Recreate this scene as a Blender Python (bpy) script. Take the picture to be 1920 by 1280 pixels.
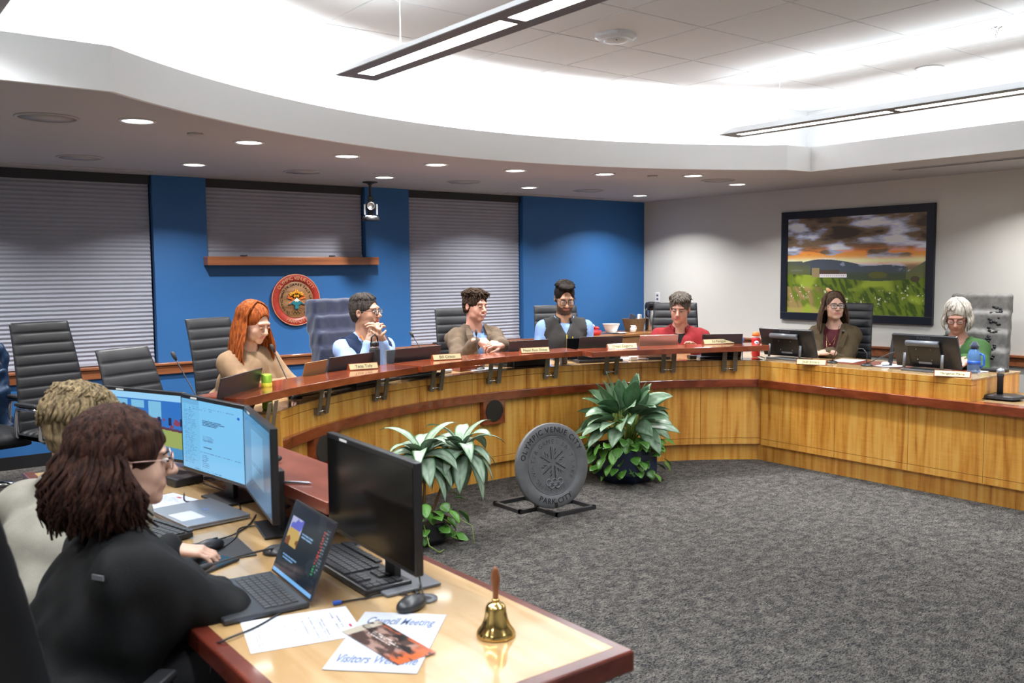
import bpy, math, random
import numpy as np
from mathutils import Vector, Matrix
for o in list(bpy.data.objects): bpy.data.objects.remove(o)
SC = bpy.context.scene
COL = SC.collection
rad = math.radians
V = Vector
# ---------------------------------------------------------------- camera (room axes: back wall is Y=7.85, right wall X=8.1)
FPX, CAMH, HORIZON, ROLL, YAW = 1700., 1.62, 508., rad(0.47), rad(37.6)
TH = math.atan((640-HORIZON)/FPX)
def _rot(p):
    c, s = math.cos(YAW), math.sin(YAW)
    return V((p[0]*c+p[1]*s, -p[0]*s+p[1]*c, p[2]))
CF = _rot((0, math.cos(TH), -math.sin(TH))); _U = _rot((0, math.sin(TH), math.cos(TH))); _R = _rot((1, 0, 0))
CR = _R*math.cos(ROLL)-_U*math.sin(ROLL); CU = _U*math.cos(ROLL)+_R*math.sin(ROLL)
CC = V((0, 0, CAMH))
cam_d = bpy.data.cameras.new('camera'); cam = bpy.data.objects.new('camera', cam_d); COL.objects.link(cam)
cam_d.sensor_width = 36; cam_d.lens = 36*FPX/1920; cam_d.clip_start = 0.05
cam.matrix_world = Matrix(((CR.x, CU.x, -CF.x, CC.x), (CR.y, CU.y, -CF.y, CC.y), (CR.z, CU.z, -CF.z, CC.z), (0, 0, 0, 1)))
cam_d.dof.use_dof = True; cam_d.dof.focus_distance = 7.2; cam_d.dof.aperture_fstop = 5.0
SC.camera = cam
# ---------------------------------------------------------------- world, view
wd = bpy.data.worlds.new('world'); SC.world = wd; wd.use_nodes = True
wd.node_tree.nodes['Background'].inputs[0].default_value = (.02, .022, .03, 1); wd.node_tree.nodes['Background'].inputs[1].default_value = .3
SC.view_settings.view_transform = 'Standard'; SC.view_settings.look = 'None'; SC.view_settings.gamma = 1
SC.view_settings.use_curve_mapping = False; SC.view_settings.exposure = 0.05
# ---------------------------------------------------------------- lights
COVE_W, DOWN_W, PEND_DOWN_W, PEND_UP_W = 5., 19., 18., 5.
LCOL = (.90, .96, 1.0)
def area(name, loc, sx, sy, power, direction=(0, 0, -1), spread=180, shape='RECTANGLE', col=LCOL):
    l = bpy.data.lights.new(name, 'AREA'); l.shape = shape; l.size = sx; l.size_y = sy; l.energy = power; l.color = col; l.spread = rad(spread)
    o = bpy.data.objects.new(name, l); COL.objects.link(o); o.location = loc
    o.rotation_euler = V(direction).to_track_quat('-Z', 'Y').to_euler(); return o
FC, FR = (3.947, 1.15), 4.292           # fascia arc
def fpath(off=0., n=40):             # opening of the ceiling, from left to right then towards the viewer
    R = FR+off; pts = []
    a0 = math.atan2(3.23, -2.827); a1 = math.atan2(3.48, 2.513)
    for i in range(n+1):
        a = a0+(a1-a0)*i/n; pts.append((FC[0]+R*math.cos(a), FC[1]+R*math.sin(a)))
    return pts
_p = fpath(.20, 12)
for i in range(12):
    (x0, y0), (x1, y1) = _p[i], _p[i+1]
    o = area('cove_light', ((x0+x1)/2, (y0+y1)/2, 2.5), math.hypot(x1-x0, y1-y0), .06, COVE_W, (0, 0, 1)); o.rotation_euler = (math.pi, 0, math.atan2(y1-y0, x1-x0))
for y in (4.0, 3.4, 2.8, 2.2, 1.6, 1.0): o = area('cove_light', (6.97, y, 2.5), .06, .6, COVE_W*.9, (0, 0, 1))
for x in (.85, .25, -.35): o = area('cove_light', (x, 4.56, 2.5), .6, .06, COVE_W*.3, (0, 0, 1))
DL = [(1.43, 5.13), (2.22, 5.57), (2.33, 6.93), (3.04, 5.84), (3.98, 6.96), (3.84, 5.92), (4.6, 5.91), (5.64, 7.03), (5.41, 5.71), (7.28, 7.12), (6.16, 5.38), (7.14, 5.68),
      (7.4, 3.2), (7.4, 1.6), (.6, 6.95), (.6, 5.3), (-.5, 6.9), (7.4, 0.2), (-1.0, 3.6), (-1.0, 2.2), (-1.0, .6)]
for x, y in DL: area('downlight_lamp', (x, y, 2.432), .11, .11, DOWN_W*(1.55 if 6.9 < y < 7.2 else 1), (0, 0, -1), 130, 'DISK', (1, .985, .97))
area('downlight_lamp', (6.3, 3.35, 3.012), .12, .12, DOWN_W*.8, (0, 0, -1), 75, 'DISK')
PEND = [(2.17, 2.40, 4.27, -.6), (5.44, 5.66, 4.50, -.3), (.40, .63, 4.35, .4)]     # x0, x1, y_end, y_near
for x0, x1, ye, yn in PEND:
    xc = (x0+x1)/2; y = ye-.1
    while y-1.2 > yn-.2:
        area('pendant_lamp', (xc, y-.6, 2.612), .12, 1.15, PEND_DOWN_W, (0, 0, -1), 150)
        area('pendant_uplight', (xc, y-.6, 2.70), .12, 1.15, PEND_UP_W, (0, 0, 1), 160)
        y -= 1.25
# ---------------------------------------------------------------- pixel helpers (only used to read positions off the photograph)
def ray(u, v): return CR*(u-960)+CF*FPX+CU*(640-v)
def at(u, v, z): d = ray(u, v); return CC+d*((z-CAMH)/d.z)
def P3(u, v, d): return CC+ray(u, v)*(d/FPX)
AC = (4.15, 2.35)
def arcpt(u, v, R):
    d = ray(u, v); t = 3/FPX
    for _ in range(900):
        p = CC+d*t
        if p.y > 3.4 and math.hypot(p.x-AC[0], p.y-AC[1]) > R: return p
        t += .01/FPX
    return p
# ---------------------------------------------------------------- materials
MT = {}
def nn(nt, t, **k):
    n = nt.nodes.new(t)
    for a, b in k.items(): setattr(n, a, b)
    return n
def mat(name, col=(.5, .5, .5), rough=.5, metal=0., var=0., vscale=8., bump=0., bscale=60., emis=None, estr=0., coat=0., trans=0., spec=None, alpha=None, sheen=0., stretch=(1, 1, 1), col2=None, attr=None, bstretch=(1, 1, 1), ior=None):
    m = bpy.data.materials.new(name); m.use_nodes = True; nt = m.node_tree; b = nt.nodes['Principled BSDF']
    b.inputs['Base Color'].default_value = (*col, 1); b.inputs['Roughness'].default_value = rough; b.inputs['Metallic'].default_value = metal
    if coat: b.inputs['Coat Weight'].default_value = coat; b.inputs['Coat Roughness'].default_value = .08
    if trans: b.inputs['Transmission Weight'].default_value = trans
    if spec is not None: b.inputs['Specular IOR Level'].default_value = spec
    if ior: b.inputs['IOR'].default_value = ior
    if alpha is not None: b.inputs['Alpha'].default_value = alpha
    if sheen: b.inputs['Sheen Weight'].default_value = sheen; b.inputs['Sheen Roughness'].default_value = .5
    if emis: b.inputs['Emission Color'].default_value = (*emis, 1); b.inputs['Emission Strength'].default_value = estr
    tc = nn(nt, 'ShaderNodeTexCoord')
    def mapped(st):
        mp = nn(nt, 'ShaderNodeMapping'); mp.inputs['Scale'].default_value = st; nt.links.new(tc.outputs['Object'], mp.inputs['Vector']); return mp
    if var or col2:
        mp = mapped(stretch); no = nn(nt, 'ShaderNodeTexNoise'); no.inputs['Scale'].default_value = vscale; no.inputs['Detail'].default_value = 5
        nt.links.new(mp.outputs[0], no.inputs['Vector'])
        cr = nn(nt, 'ShaderNodeValToRGB'); c2 = col2 or tuple(c*(1-var) for c in col); c1 = col if col2 else tuple(min(1, c*(1+var)) for c in col)
        cr.color_ramp.elements[0].position = .35; cr.color_ramp.elements[1].position = .65
        cr.color_ramp.elements[0].color = (*c2, 1); cr.color_ramp.elements[1].color = (*c1, 1)
        nt.links.new(no.outputs['Fac'], cr.inputs[0]); nt.links.new(cr.outputs[0], b.inputs['Base Color'])
    if attr:
        a = nn(nt, 'ShaderNodeAttribute'); a.attribute_name = attr
        if emis: nt.links.new(a.outputs['Color'], b.inputs['Emission Color'])
        else: nt.links.new(a.outputs['Color'], b.inputs['Base Color'])
    if bump:
        mp = mapped(bstretch); no = nn(nt, 'ShaderNodeTexNoise'); no.inputs['Scale'].default_value = bscale; no.inputs['Detail'].default_value = 3
        bp = nn(nt, 'ShaderNodeBump'); bp.inputs['Strength'].default_value = bump; bp.inputs['Distance'].default_value = .01
        nt.links.new(mp.outputs[0], no.inputs['Vector']); nt.links.new(no.outputs['Fac'], bp.inputs['Height']); nt.links.new(bp.outputs[0], b.inputs['Normal'])
    MT[name] = m; return m
def ramp(nt, fac, stops):
    cr = nn(nt, 'ShaderNodeValToRGB'); el = cr.color_ramp.elements
    el[0].position, el[0].color = stops[0][0], (*stops[0][1], 1); el[1].position, el[1].color = stops[-1][0], (*stops[-1][1], 1)
    for p, c in stops[1:-1]: e = el.new(p); e.color = (*c, 1)
    nt.links.new(fac, cr.inputs[0]); return cr
def wood(name, stops, rough=.25, grain=(9, 9, .7), figure=.5, coat=.4, sc=1.):
    m = bpy.data.materials.new(name); m.use_nodes = True; nt = m.node_tree; b = nt.nodes['Principled BSDF']
    tc = nn(nt, 'ShaderNodeTexCoord'); mp = nn(nt, 'ShaderNodeMapping'); mp.inputs['Scale'].default_value = grain
    nt.links.new(tc.outputs['Object'], mp.inputs['Vector'])
    n1 = nn(nt, 'ShaderNodeTexNoise'); n1.inputs['Scale'].default_value = 1.6*sc; n1.inputs['Detail'].default_value = 6; n1.inputs['Distortion'].default_value = .6
    nt.links.new(mp.outputs[0], n1.inputs['Vector'])
    # curly cross figure, ripples at right angles to the grain
    mp2 = nn(nt, 'ShaderNodeMapping'); mp2.inputs['Scale'].default_value = tuple(3 if g > 2 else 22 for g in grain)
    nt.links.new(tc.outputs['Object'], mp2.inputs['Vector'])
    n2 = nn(nt, 'ShaderNodeTexNoise'); n2.inputs['Scale'].default_value = 2.2*sc; n2.inputs['Detail'].default_value = 3; n2.inputs['Distortion'].default_value = 1.2
    nt.links.new(mp2.outputs[0], n2.inputs['Vector'])
    n3 = nn(nt, 'ShaderNodeTexNoise'); n3.inputs['Scale'].default_value = 1.2; nt.links.new(mp.outputs[0], n3.inputs['Vector'])
    mx = nn(nt, 'ShaderNodeMath', operation='MULTIPLY'); nt.links.new(n2.outputs['Fac'], mx.inputs[0]); nt.links.new(n3.outputs['Fac'], mx.inputs[1])
    ad = nn(nt, 'ShaderNodeMath', operation='MULTIPLY_ADD'); nt.links.new(mx.outputs[0], ad.inputs[0]); ad.inputs[1].default_value = figure; nt.links.new(n1.outputs['Fac'], ad.inputs[2])
    cr = ramp(nt, ad.outputs[0], stops); nt.links.new(cr.outputs[0], b.inputs['Base Color'])
    b.inputs['Roughness'].default_value = rough; b.inputs['Coat Weight'].default_value = coat; b.inputs['Coat Roughness'].default_value = .06
    MT[name] = m; return m
wood('honey', [(.34, (.40, .14, .016)), (.47, (.61, .255, .036)), (.58, (.71, .34, .060)), (.8, (.80, .46, .11))], rough=.3, coat=.35, grain=(13, 13, .8), figure=.28)
wood('maple', [(.42, (.40, .245, .105)), (.55, (.48, .315, .155)), (.75, (.53, .37, .20))], rough=.22, grain=(7, 1.1, 1), figure=.1, coat=.7)
wood('cherry', [(.35, (.15, .026, .009)), (.55, (.23, .045, .015)), (.75, (.30, .065, .022))], rough=.2, grain=(4, 4, 8), figure=.15, coat=.7)
wood('mahogany', [(.35, (.070, .012, .008)), (.55, (.11, .020, .012)), (.75, (.15, .03, .018))], rough=.2, grain=(6, 2, 8), figure=.15, coat=.7)
wood('redtop', [(.35, (.15, .034, .02)), (.6, (.21, .052, .03)), (.8, (.25, .068, .04))], rough=.3, grain=(6, 2, 1), figure=.1, coat=.3)
wood('oaktrim', [(.35, (.20, .062, .022)), (.6, (.30, .105, .042)), (.8, (.36, .14, .06))], rough=.35, grain=(1, 8, 14), figure=.1, coat=.25)
wood('credwood', [(.35, (.22, .09, .03)), (.6, (.34, .15, .05)), (.8, (.42, .2, .07))], rough=.3, grain=(1, 6, 10), figure=.2, coat=.3)
wood('plaquewood', [(.35, (.14, .055, .018)), (.55, (.27, .13, .05)), (.75, (.36, .19, .08))], rough=.5, grain=(2, 5, 22), figure=.2, coat=.1)
wood('handlewood', [(.35, (.16, .05, .015)), (.6, (.27, .09, .03)), (.8, (.33, .12, .04))], rough=.3, grain=(20, 20, 4), figure=.1, coat=.3)
mat('darkgap', (.02, .012, .006), .8)
mat('bluewall', (.020, .118, .33), .55, var=.03, vscale=2, bump=.04, bscale=300)
mat('whitewall', (.62, .61, .57), .7, var=.015, vscale=2, bump=.04, bscale=300)
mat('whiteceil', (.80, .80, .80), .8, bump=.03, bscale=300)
mat('soffit', (.43, .42, .43), .7, bump=.02, bscale=200)  # white paint, its weaker light put into a darker base colour
mat('blind', (.33, .345, .41), .75, var=.04, vscale=3, bump=.05, bscale=400)
mat('darkrail', (.022, .022, .028), .5)
mat('black', (.012, .012, .014), .4); mat('blackmatte', (.014, .014, .016), .7, bump=.05, bscale=200)
mat('leather', (.013, .014, .017), .45, bump=.10, bscale=260, var=.1, spec=.35)
mat('leatherthread', (.008, .008, .009), .7)
mat('chrome', (.75, .76, .8), .12, 1.); mat('steel', (.55, .55, .56), .25, 1.); mat('darksteel', (.06, .06, .065), .45, .6)
mat('bronze', (.20, .155, .11), .42, .35, var=.1, vscale=30)
mat('brass', (.72, .50, .18), .14, 1.); mat('plategold', (.62, .53, .30), .4, .2); mat('platetext', (.10, .08, .05), .6)
mat('castgrey', (.135, .138, .145), .5, .15, var=.08, vscale=20, bump=.15, bscale=150)
mat('castdark', (.035, .036, .04), .5, .5); mat('castlight', (.23, .235, .25), .45, .5)
mat('white', (.78, .78, .78), .4); mat('paper', (.47, .49, .55), .7); mat('print', (.12, .13, .17), .8); mat('blueprint', (.10, .14, .28), .8)
mat('glassblk', (.006, .006, .008), .08); mat('plastic', (.02, .02, .023), .35, bump=.03, bscale=400); mat('keys', (.035, .036, .04), .45); mat('bezel', (.012, .012, .014), .3)
mat('greyplastic', (.12, .125, .14), .4); mat('laptopgrey', (.055, .058, .066), .35, .6); mat('silver', (.35, .37, .42), .35, .75); mat('lid', (.045, .042, .045), .4, .4)
mat('rosegold', (.45, .30, .26), .35, .7); mat('goldlid', (.30, .20, .09), .35, .6)
mat('lamp', (1, 1, 1), .5, emis=(1, .98, .97), estr=9.); mat('lamptrim', (.7, .7, .7), .5); mat('grille', (.55, .54, .53), .8, bump=.5, bscale=700)
mat('fixture', (.20, .185, .18), .45, .2); mat('fixwhite', (.75, .77, .8), .4)
mat('speakergrille', (.022, .016, .010), .6, bump=.5, bscale=600)
mat('pot', (.012, .022, .055), .35, bump=.05, bscale=90); mat('soil', (.03, .02, .012), .9, bump=.4, bscale=80); mat('stem', (.20, .30, .06), .5); mat('stembr', (.22, .13, .06), .6)
mat('framenavy', (.008, .011, .02), .4)
mat('picture', rough=.4, attr='paint'); mat('screen', (0, 0, 0), .15, emis=(1, 1, 1), estr=1.0, attr='paint', spec=.4)
mat('printed', rough=.35, attr='paint')
mat('eyewhite', (.75, .72, .70), .2); mat('iris', (.05, .03, .02), .15); mat('lens', (1, 1, 1), .02, alpha=.13, spec=.6); mat('tooth', (.8, .78, .72), .3)
mat('bottleblue', (.12, .25, .55), .08, alpha=.62); mat('redplastic', (.65, .02, .03), .35); mat('blue', (.02, .10, .5), .35); mat('canlime', (.35, .62, .05), .3, .3); mat('yellow', (.75, .6, .03), .5)
mat('porcelain', (.82, .82, .80), .2); mat('wicker', (.22, .13, .06), .8, bump=.8, bscale=120, var=.3, vscale=60); mat('snackred', (.6, .03, .03), .4); mat('snackbrown', (.35, .13, .05), .6, var=.4, vscale=60)
mat('navyfab', (.011, .017, .048), .85, bump=.25, bscale=25, sheen=.3); mat('puffblue', (.003, .025, .075), .5, bump=.4, bscale=14)
mat('orange', (.85, .16, .02), .6); mat('teal', (.01, .16, .20), .5); mat('amber', (.80, .36, .03), .5); mat('emborange', (.75, .16, .03), .5); mat('embwhite', (.75, .72, .62), .5); mat('embred', (.36, .035, .022), .4, var=.12, vscale=30); mat('embgold', (.62, .30, .16), .5)
mat('deskpad', (.03, .03, .033), .8)
# carpet
m = bpy.data.materials.new('carpet'); m.use_nodes = True; nt = m.node_tree; b = nt.nodes['Principled BSDF']; b.inputs['Roughness'].default_value = .95; b.inputs['Specular IOR Level'].default_value = .1
tc = nn(nt, 'ShaderNodeTexCoord'); mp = nn(nt, 'ShaderNodeMapping'); mp.inputs['Rotation'].default_value = (0, 0, rad(37)); mp.inputs['Scale'].default_value = (20, 62, 1); nt.links.new(tc.outputs['Object'], mp.inputs['Vector'])
n0 = nn(nt, 'ShaderNodeTexNoise'); n0.inputs['Scale'].default_value = 1.5; n0.inputs['Detail'].default_value = 3; n0.inputs['Distortion'].default_value = 1.6; nt.links.new(mp.outputs[0], n0.inputs['Vector'])
s = nn(nt, 'ShaderNodeMath', operation='SUBTRACT'); s.inputs[1].default_value = .5; nt.links.new(n0.outputs['Fac'], s.inputs[0])
ab = nn(nt, 'ShaderNodeMath', operation='ABSOLUTE'); nt.links.new(s.outputs[0], ab.inputs[0])
cr = ramp(nt, ab.outputs[0], [(.0, (.235, .215, .185)), (.035, (.145, .135, .12)), (.08, (.036, .035, .038)), (.3, (.022, .021, .025))])
n5 = nn(nt, 'ShaderNodeTexNoise'); n5.inputs['Scale'].default_value = 15; n5.inputs['Detail'].default_value = 2; nt.links.new(tc.outputs['Object'], n5.inputs['Vector'])
cr5 = ramp(nt, n5.outputs['Fac'], [(.38, (.62, .62, .65)), (.6, (1, 1, 1))])
mm = nn(nt, 'ShaderNodeMix', data_type='RGBA', blend_type='MULTIPLY'); mm.inputs['Factor'].default_value = 1; nt.links.new(cr.outputs[0], mm.inputs['A']); nt.links.new(cr5.outputs[0], mm.inputs['B'])
nt.links.new(mm.outputs['Result'], b.inputs['Base Color'])
n9 = nn(nt, 'ShaderNodeTexNoise'); n9.inputs['Scale'].default_value = 500; bp = nn(nt, 'ShaderNodeBump'); bp.inputs['Strength'].default_value = .5; bp.inputs['Distance'].default_value = .005
nt.links.new(tc.outputs['Object'], n9.inputs['Vector']); nt.links.new(n9.outputs['Fac'], bp.inputs['Height']); nt.links.new(bp.outputs[0], b.inputs['Normal'])
MT['carpet'] = m
# leaves: silver centre with green margin, by colour attribute
mat('leaf', rough=.38, attr='paint', spec=.5)
# ---------------------------------------------------------------- mesh builder
class MB:
    def __init__(s): s.v = []; s.f = []; s.m = []; s.s = []
    def add(s, vs, fs, mi=0, sm=False):
        o = len(s.v); s.v += [tuple(v) for v in vs]; s.f += [tuple(i+o for i in f) for f in fs]; s.m += [mi]*len(fs); s.s += [sm]*len(fs); return s
    def box(s, c, d, rz=0., M=None, mi=0):
        x, y, z = d[0]/2, d[1]/2, d[2]/2
        vs = [V((a*x, b*y, e*z)) for e in (-1, 1) for b in (-1, 1) for a in (-1, 1)]
        M = M or Matrix.Rotation(rz, 3, 'Z'); vs = [M @ v+V(c) for v in vs]
        return s.add(vs, [(0, 2, 3, 1), (4, 5, 7, 6), (0, 1, 5, 4), (2, 6, 7, 3), (0, 4, 6, 2), (1, 3, 7, 5)], mi)
    def bb(s, x0, x1, y0, y1, z0, z1, mi=0): return s.box(((x0+x1)/2, (y0+y1)/2, (z0+z1)/2), (x1-x0, y1-y0, z1-z0), mi=mi)
    def tube(s, pts, r, n=8, mi=0, cap=True, flat=1., up=None):
        pts = [V(p) for p in pts]; N = len(pts); rs = r if hasattr(r, '__len__') else [r]*N
        vs = []; prev = None
        for i, p in enumerate(pts):
            t = (pts[min(i+1, N-1)]-pts[max(i-1, 0)])
            t = t.normalized() if t.length > 1e-9 else V((0, 0, 1))
            if prev is None:
                a = V(up) if up else (V((0, 0, 1)) if abs(t.z) < .9 else V((1, 0, 0)))
            else: a = prev
            b_ = t.cross(a)
            if b_.length < 1e-6: b_ = t.cross(V((1, .1, 0)))
            b_.normalize(); a = b_.cross(t).normalized(); prev = a
            for k in range(n):
                q = 2*math.pi*k/n; vs.append(p+(a*math.cos(q)*flat+b_*math.sin(q))*rs[i])
        fs = []
        for i in range(N-1):
            for k in range(n): fs.append((i*n+k, i*n+(k+1) % n, (i+1)*n+(k+1) % n, (i+1)*n+k))
        s.add(vs, fs, mi, True)
        if cap:
            o = len(s.v)-len(vs); s.f += [tuple(o+k for k in range(n))[::-1], tuple(o+(N-1)*n+k for k in range(n))]; s.m += [mi]*2; s.s += [False]*2
        return s
    def lathe(s, prof, c=(0, 0, 0), n=24, mi=0, M=None, sm=True):
        vs = []
        for r, z in prof:
            for k in range(n):
                q = 2*math.pi*k/n; p = V((r*math.cos(q), r*math.sin(q), z)); vs.append((M @ p if M else p)+V(c))
        fs = [(i*n+k, i*n+(k+1) % n, (i+1)*n+(k+1) % n, (i+1)*n+k) for i in range(len(prof)-1) for k in range(n)]
        s.add(vs, fs, mi, sm); o = len(s.v)-len(vs)
        if prof[0][0] > 1e-5: s.f.append(tuple(o+k for k in range(n))[::-1]); s.m.append(mi); s.s.append(False)
        if prof[-1][0] > 1e-5: s.f.append(tuple(o+(len(prof)-1)*n+k for k in range(n))); s.m.append(mi); s.s.append(False)
        return s
    def prism(s, poly, z0, z1, mi=0):
        n = len(poly); vs = [(x, y, z0) for x, y in poly]+[(x, y, z1) for x, y in poly]
        fs = [tuple(range(n))[::-1], tuple(range(n, 2*n))]+[(i, (i+1) % n, n+(i+1) % n, n+i) for i in range(n)]
        return s.add(vs, fs, mi)
    def strip(s, A, B, z0, z1, mi=0):   # solid between two plan polylines of equal length
        n = len(A); vs = []
        for a, b_ in zip(A, B): vs += [(*a, z0), (*b_, z0), (*b_, z1), (*a, z1)]
        fs = [(0, 1, 2, 3), (4*n-4, 4*n-1, 4*n-2, 4*n-3)]
        for i in range(n-1):
            o = 4*i
            for k in range(4): fs.append((o+k, o+4+k, o+4+(k+1) % 4, o+(k+1) % 4))
        return s.add(vs, fs, mi)
    def arc(s, c, r0, r1, a0, a1, z0, z1, n=12, mi=0):
        A = [(c[0]+r0*math.cos(a0+(a1-a0)*i/n), c[1]+r0*math.sin(a0+(a1-a0)*i/n)) for i in range(n+1)]
        B = [(c[0]+r1*math.cos(a0+(a1-a0)*i/n), c[1]+r1*math.sin(a0+(a1-a0)*i/n)) for i in range(n+1)]
        return s.strip(A, B, z0, z1, mi)
    def quad(s, a, b_, c, d, mi=0): return s.add([a, b_, c, d], [(0, 1, 2, 3)], mi)
    def ball(s, c, r, n=12, mi=0, M=None):
        r = r if hasattr(r, '__len__') else (r, r, r); vs = []; fs = []; m = n//2
        for i in range(m+1):
            th = math.pi*i/m
            for k in range(n):
                q = 2*math.pi*k/n; p = V((r[0]*math.sin(th)*math.cos(q), r[1]*math.sin(th)*math.sin(q), r[2]*math.cos(th))); vs.append((M @ p if M else p)+V(c))
        for i in range(m):
            for k in range(n): fs.append((i*n+k, (i+1)*n+k, (i+1)*n+(k+1) % n, i*n+(k+1) % n))
        return s.add(vs, fs, mi, True)
def rootloc(p):
    l = V((0, 0, 0))
    while p is not None: l = l+p.location; p = p.parent
    return l
def mk(name, mb, mats, parent=None, bevel=0., label=None, kind=None, seg=2):
    me = bpy.data.meshes.new(name); L = rootloc(parent)
    me.from_pydata([(v[0]-L.x, v[1]-L.y, v[2]-L.z) for v in mb.v], [], mb.f); me.update()
    if isinstance(mats, str): mats = [mats]
    for m_ in mats: me.materials.append(MT[m_])
    me.polygons.foreach_set('material_index', mb.m); me.polygons.foreach_set('use_smooth', mb.s); me.validate()
    o = bpy.data.objects.new(name, me); COL.objects.link(o); o.parent = parent
    if bevel:
        bv = o.modifiers.new('b', 'BEVEL'); bv.width = bevel; bv.segments = seg; bv.limit_method = 'ANGLE'; bv.angle_limit = rad(40)
    if label: o['label'] = label
    if kind: o['kind'] = kind
    return o
def thing(name, label, cat, loc=(0, 0, 0), group=None):
    o = bpy.data.objects.new(name, None); COL.objects.link(o); o.location = loc; o['label'] = label; o['category'] = cat; o.empty_display_size = .05
    if group: o['group'] = group
    return o
def tag(o, label, cat, group=None, kind=None):
    o['label'] = label; o['category'] = cat
    if group: o['group'] = group
    if kind: o['kind'] = kind
    return o
def solo(name, mb, mats, label, cat, loc, group=None, bevel=0.):   # a thing that is one mesh, origin at loc
    p = V(loc); mb.v = [(v[0]-p.x, v[1]-p.y, v[2]-p.z) for v in mb.v]; o = mk(name, mb, mats, None, bevel); o.location = p; return tag(o, label, cat, group)
def struct(name, mb, mats, bevel=0.): return mk(name, mb, mats, None, bevel, kind='structure')
def copy_tree(o, parent=None):
    c = o.copy(); COL.objects.link(c); c.parent = parent
    for ch in list(o.children): copy_tree(ch, c)
    return c
def retag(o, label, group=None, cat=None):
    o['label'] = label
    if group: o['group'] = group
    if cat: o['category'] = cat
    return o
def textmesh(body, size, M, mi=0, mb=None, extrude=.0006, shear=0., align='CENTER', sp=1., bold=0.):
    cu = bpy.data.curves.new('t', 'FONT'); cu.body = body; cu.size = size; cu.extrude = extrude; cu.align_x = align; cu.align_y = 'CENTER'; cu.shear = shear; cu.space_character = sp; cu.resolution_u = 3; cu.offset = bold
    ob = bpy.data.objects.new('t', cu); COL.objects.link(ob)
    me = bpy.data.meshes.new_from_object(ob); mb = mb or MB()
    mb.add([M @ v.co for v in me.vertices], [tuple(p.vertices) for p in me.polygons], mi)
    bpy.data.objects.remove(ob); bpy.data.curves.remove(cu); bpy.data.meshes.remove(me); return mb
def frame(o, x, y, z=None):       # 4x4 with columns x, y, z at o
    x = V(x).normalized(); y = V(y).normalized(); z = V(z).normalized() if z is not None else x.cross(y).normalized()
    return Matrix(((x.x, y.x, z.x, o[0]), (x.y, y.y, z.y, o[1]), (x.z, y.z, z.z, o[2]), (0, 0, 0, 1)))
def painted(name, M, w, h, nx, ny, fn, mats, parent, label=None):    # flat painted sheet, M: centre frame; fn(U,V)->rgb, U right, V up in 0..1
    mb = MB(); xs = np.linspace(-w/2, w/2, nx+1); ys = np.linspace(-h/2, h/2, ny+1)
    vs = [M @ V((x, y, 0)) for y in ys for x in xs]
    mb.add(vs, [(j*(nx+1)+i, j*(nx+1)+i+1, (j+1)*(nx+1)+i+1, (j+1)*(nx+1)+i) for j in range(ny) for i in range(nx)])
    o = mk(name, mb, mats, parent, label=label)
    UU, VV = np.meshgrid((np.arange(nx)+.5)/nx, (np.arange(ny)+.5)/ny); rgb = fn(UU, VV)
    c = np.ones((ny*nx, 4, 4), np.float32); c[:, :, :3] = rgb.reshape(-1, 1, 3)
    a = o.data.color_attributes.new('paint', 'FLOAT_COLOR', 'CORNER'); a.data.foreach_set('color', c.ravel()); return o
def vnoise(U, V_, fx, fy, seed=0, octv=4):
    rs = np.random.RandomState(seed); out = np.zeros_like(U); amp = 1.; tot = 0
    for k in range(octv):
        g = rs.rand(64, 64); x = U*fx*2**k; y = V_*fy*2**k; xi = np.floor(x).astype(int); yi = np.floor(y).astype(int); fx_ = x-xi; fy_ = y-yi
        fx_ = fx_*fx_*(3-2*fx_); fy_ = fy_*fy_*(3-2*fy_)
        a = g[yi % 64, xi % 64]; b_ = g[yi % 64, (xi+1) % 64]; c = g[(yi+1) % 64, xi % 64]; d = g[(yi+1) % 64, (xi+1) % 64]
        out += amp*((a*(1-fx_)+b_*fx_)*(1-fy_)+(c*(1-fx_)+d*fx_)*fy_); tot += amp; amp *= .5
    return out/tot
def mixc(A, c, w):
    w = np.clip(w, 0, 1)[..., None]; return A*(1-w)+np.array(c)*w
def lin(c): c = np.asarray(c, float)/255; return np.where(c <= .04045, c/12.92, ((c+.055)/1.055)**2.4)
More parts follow.
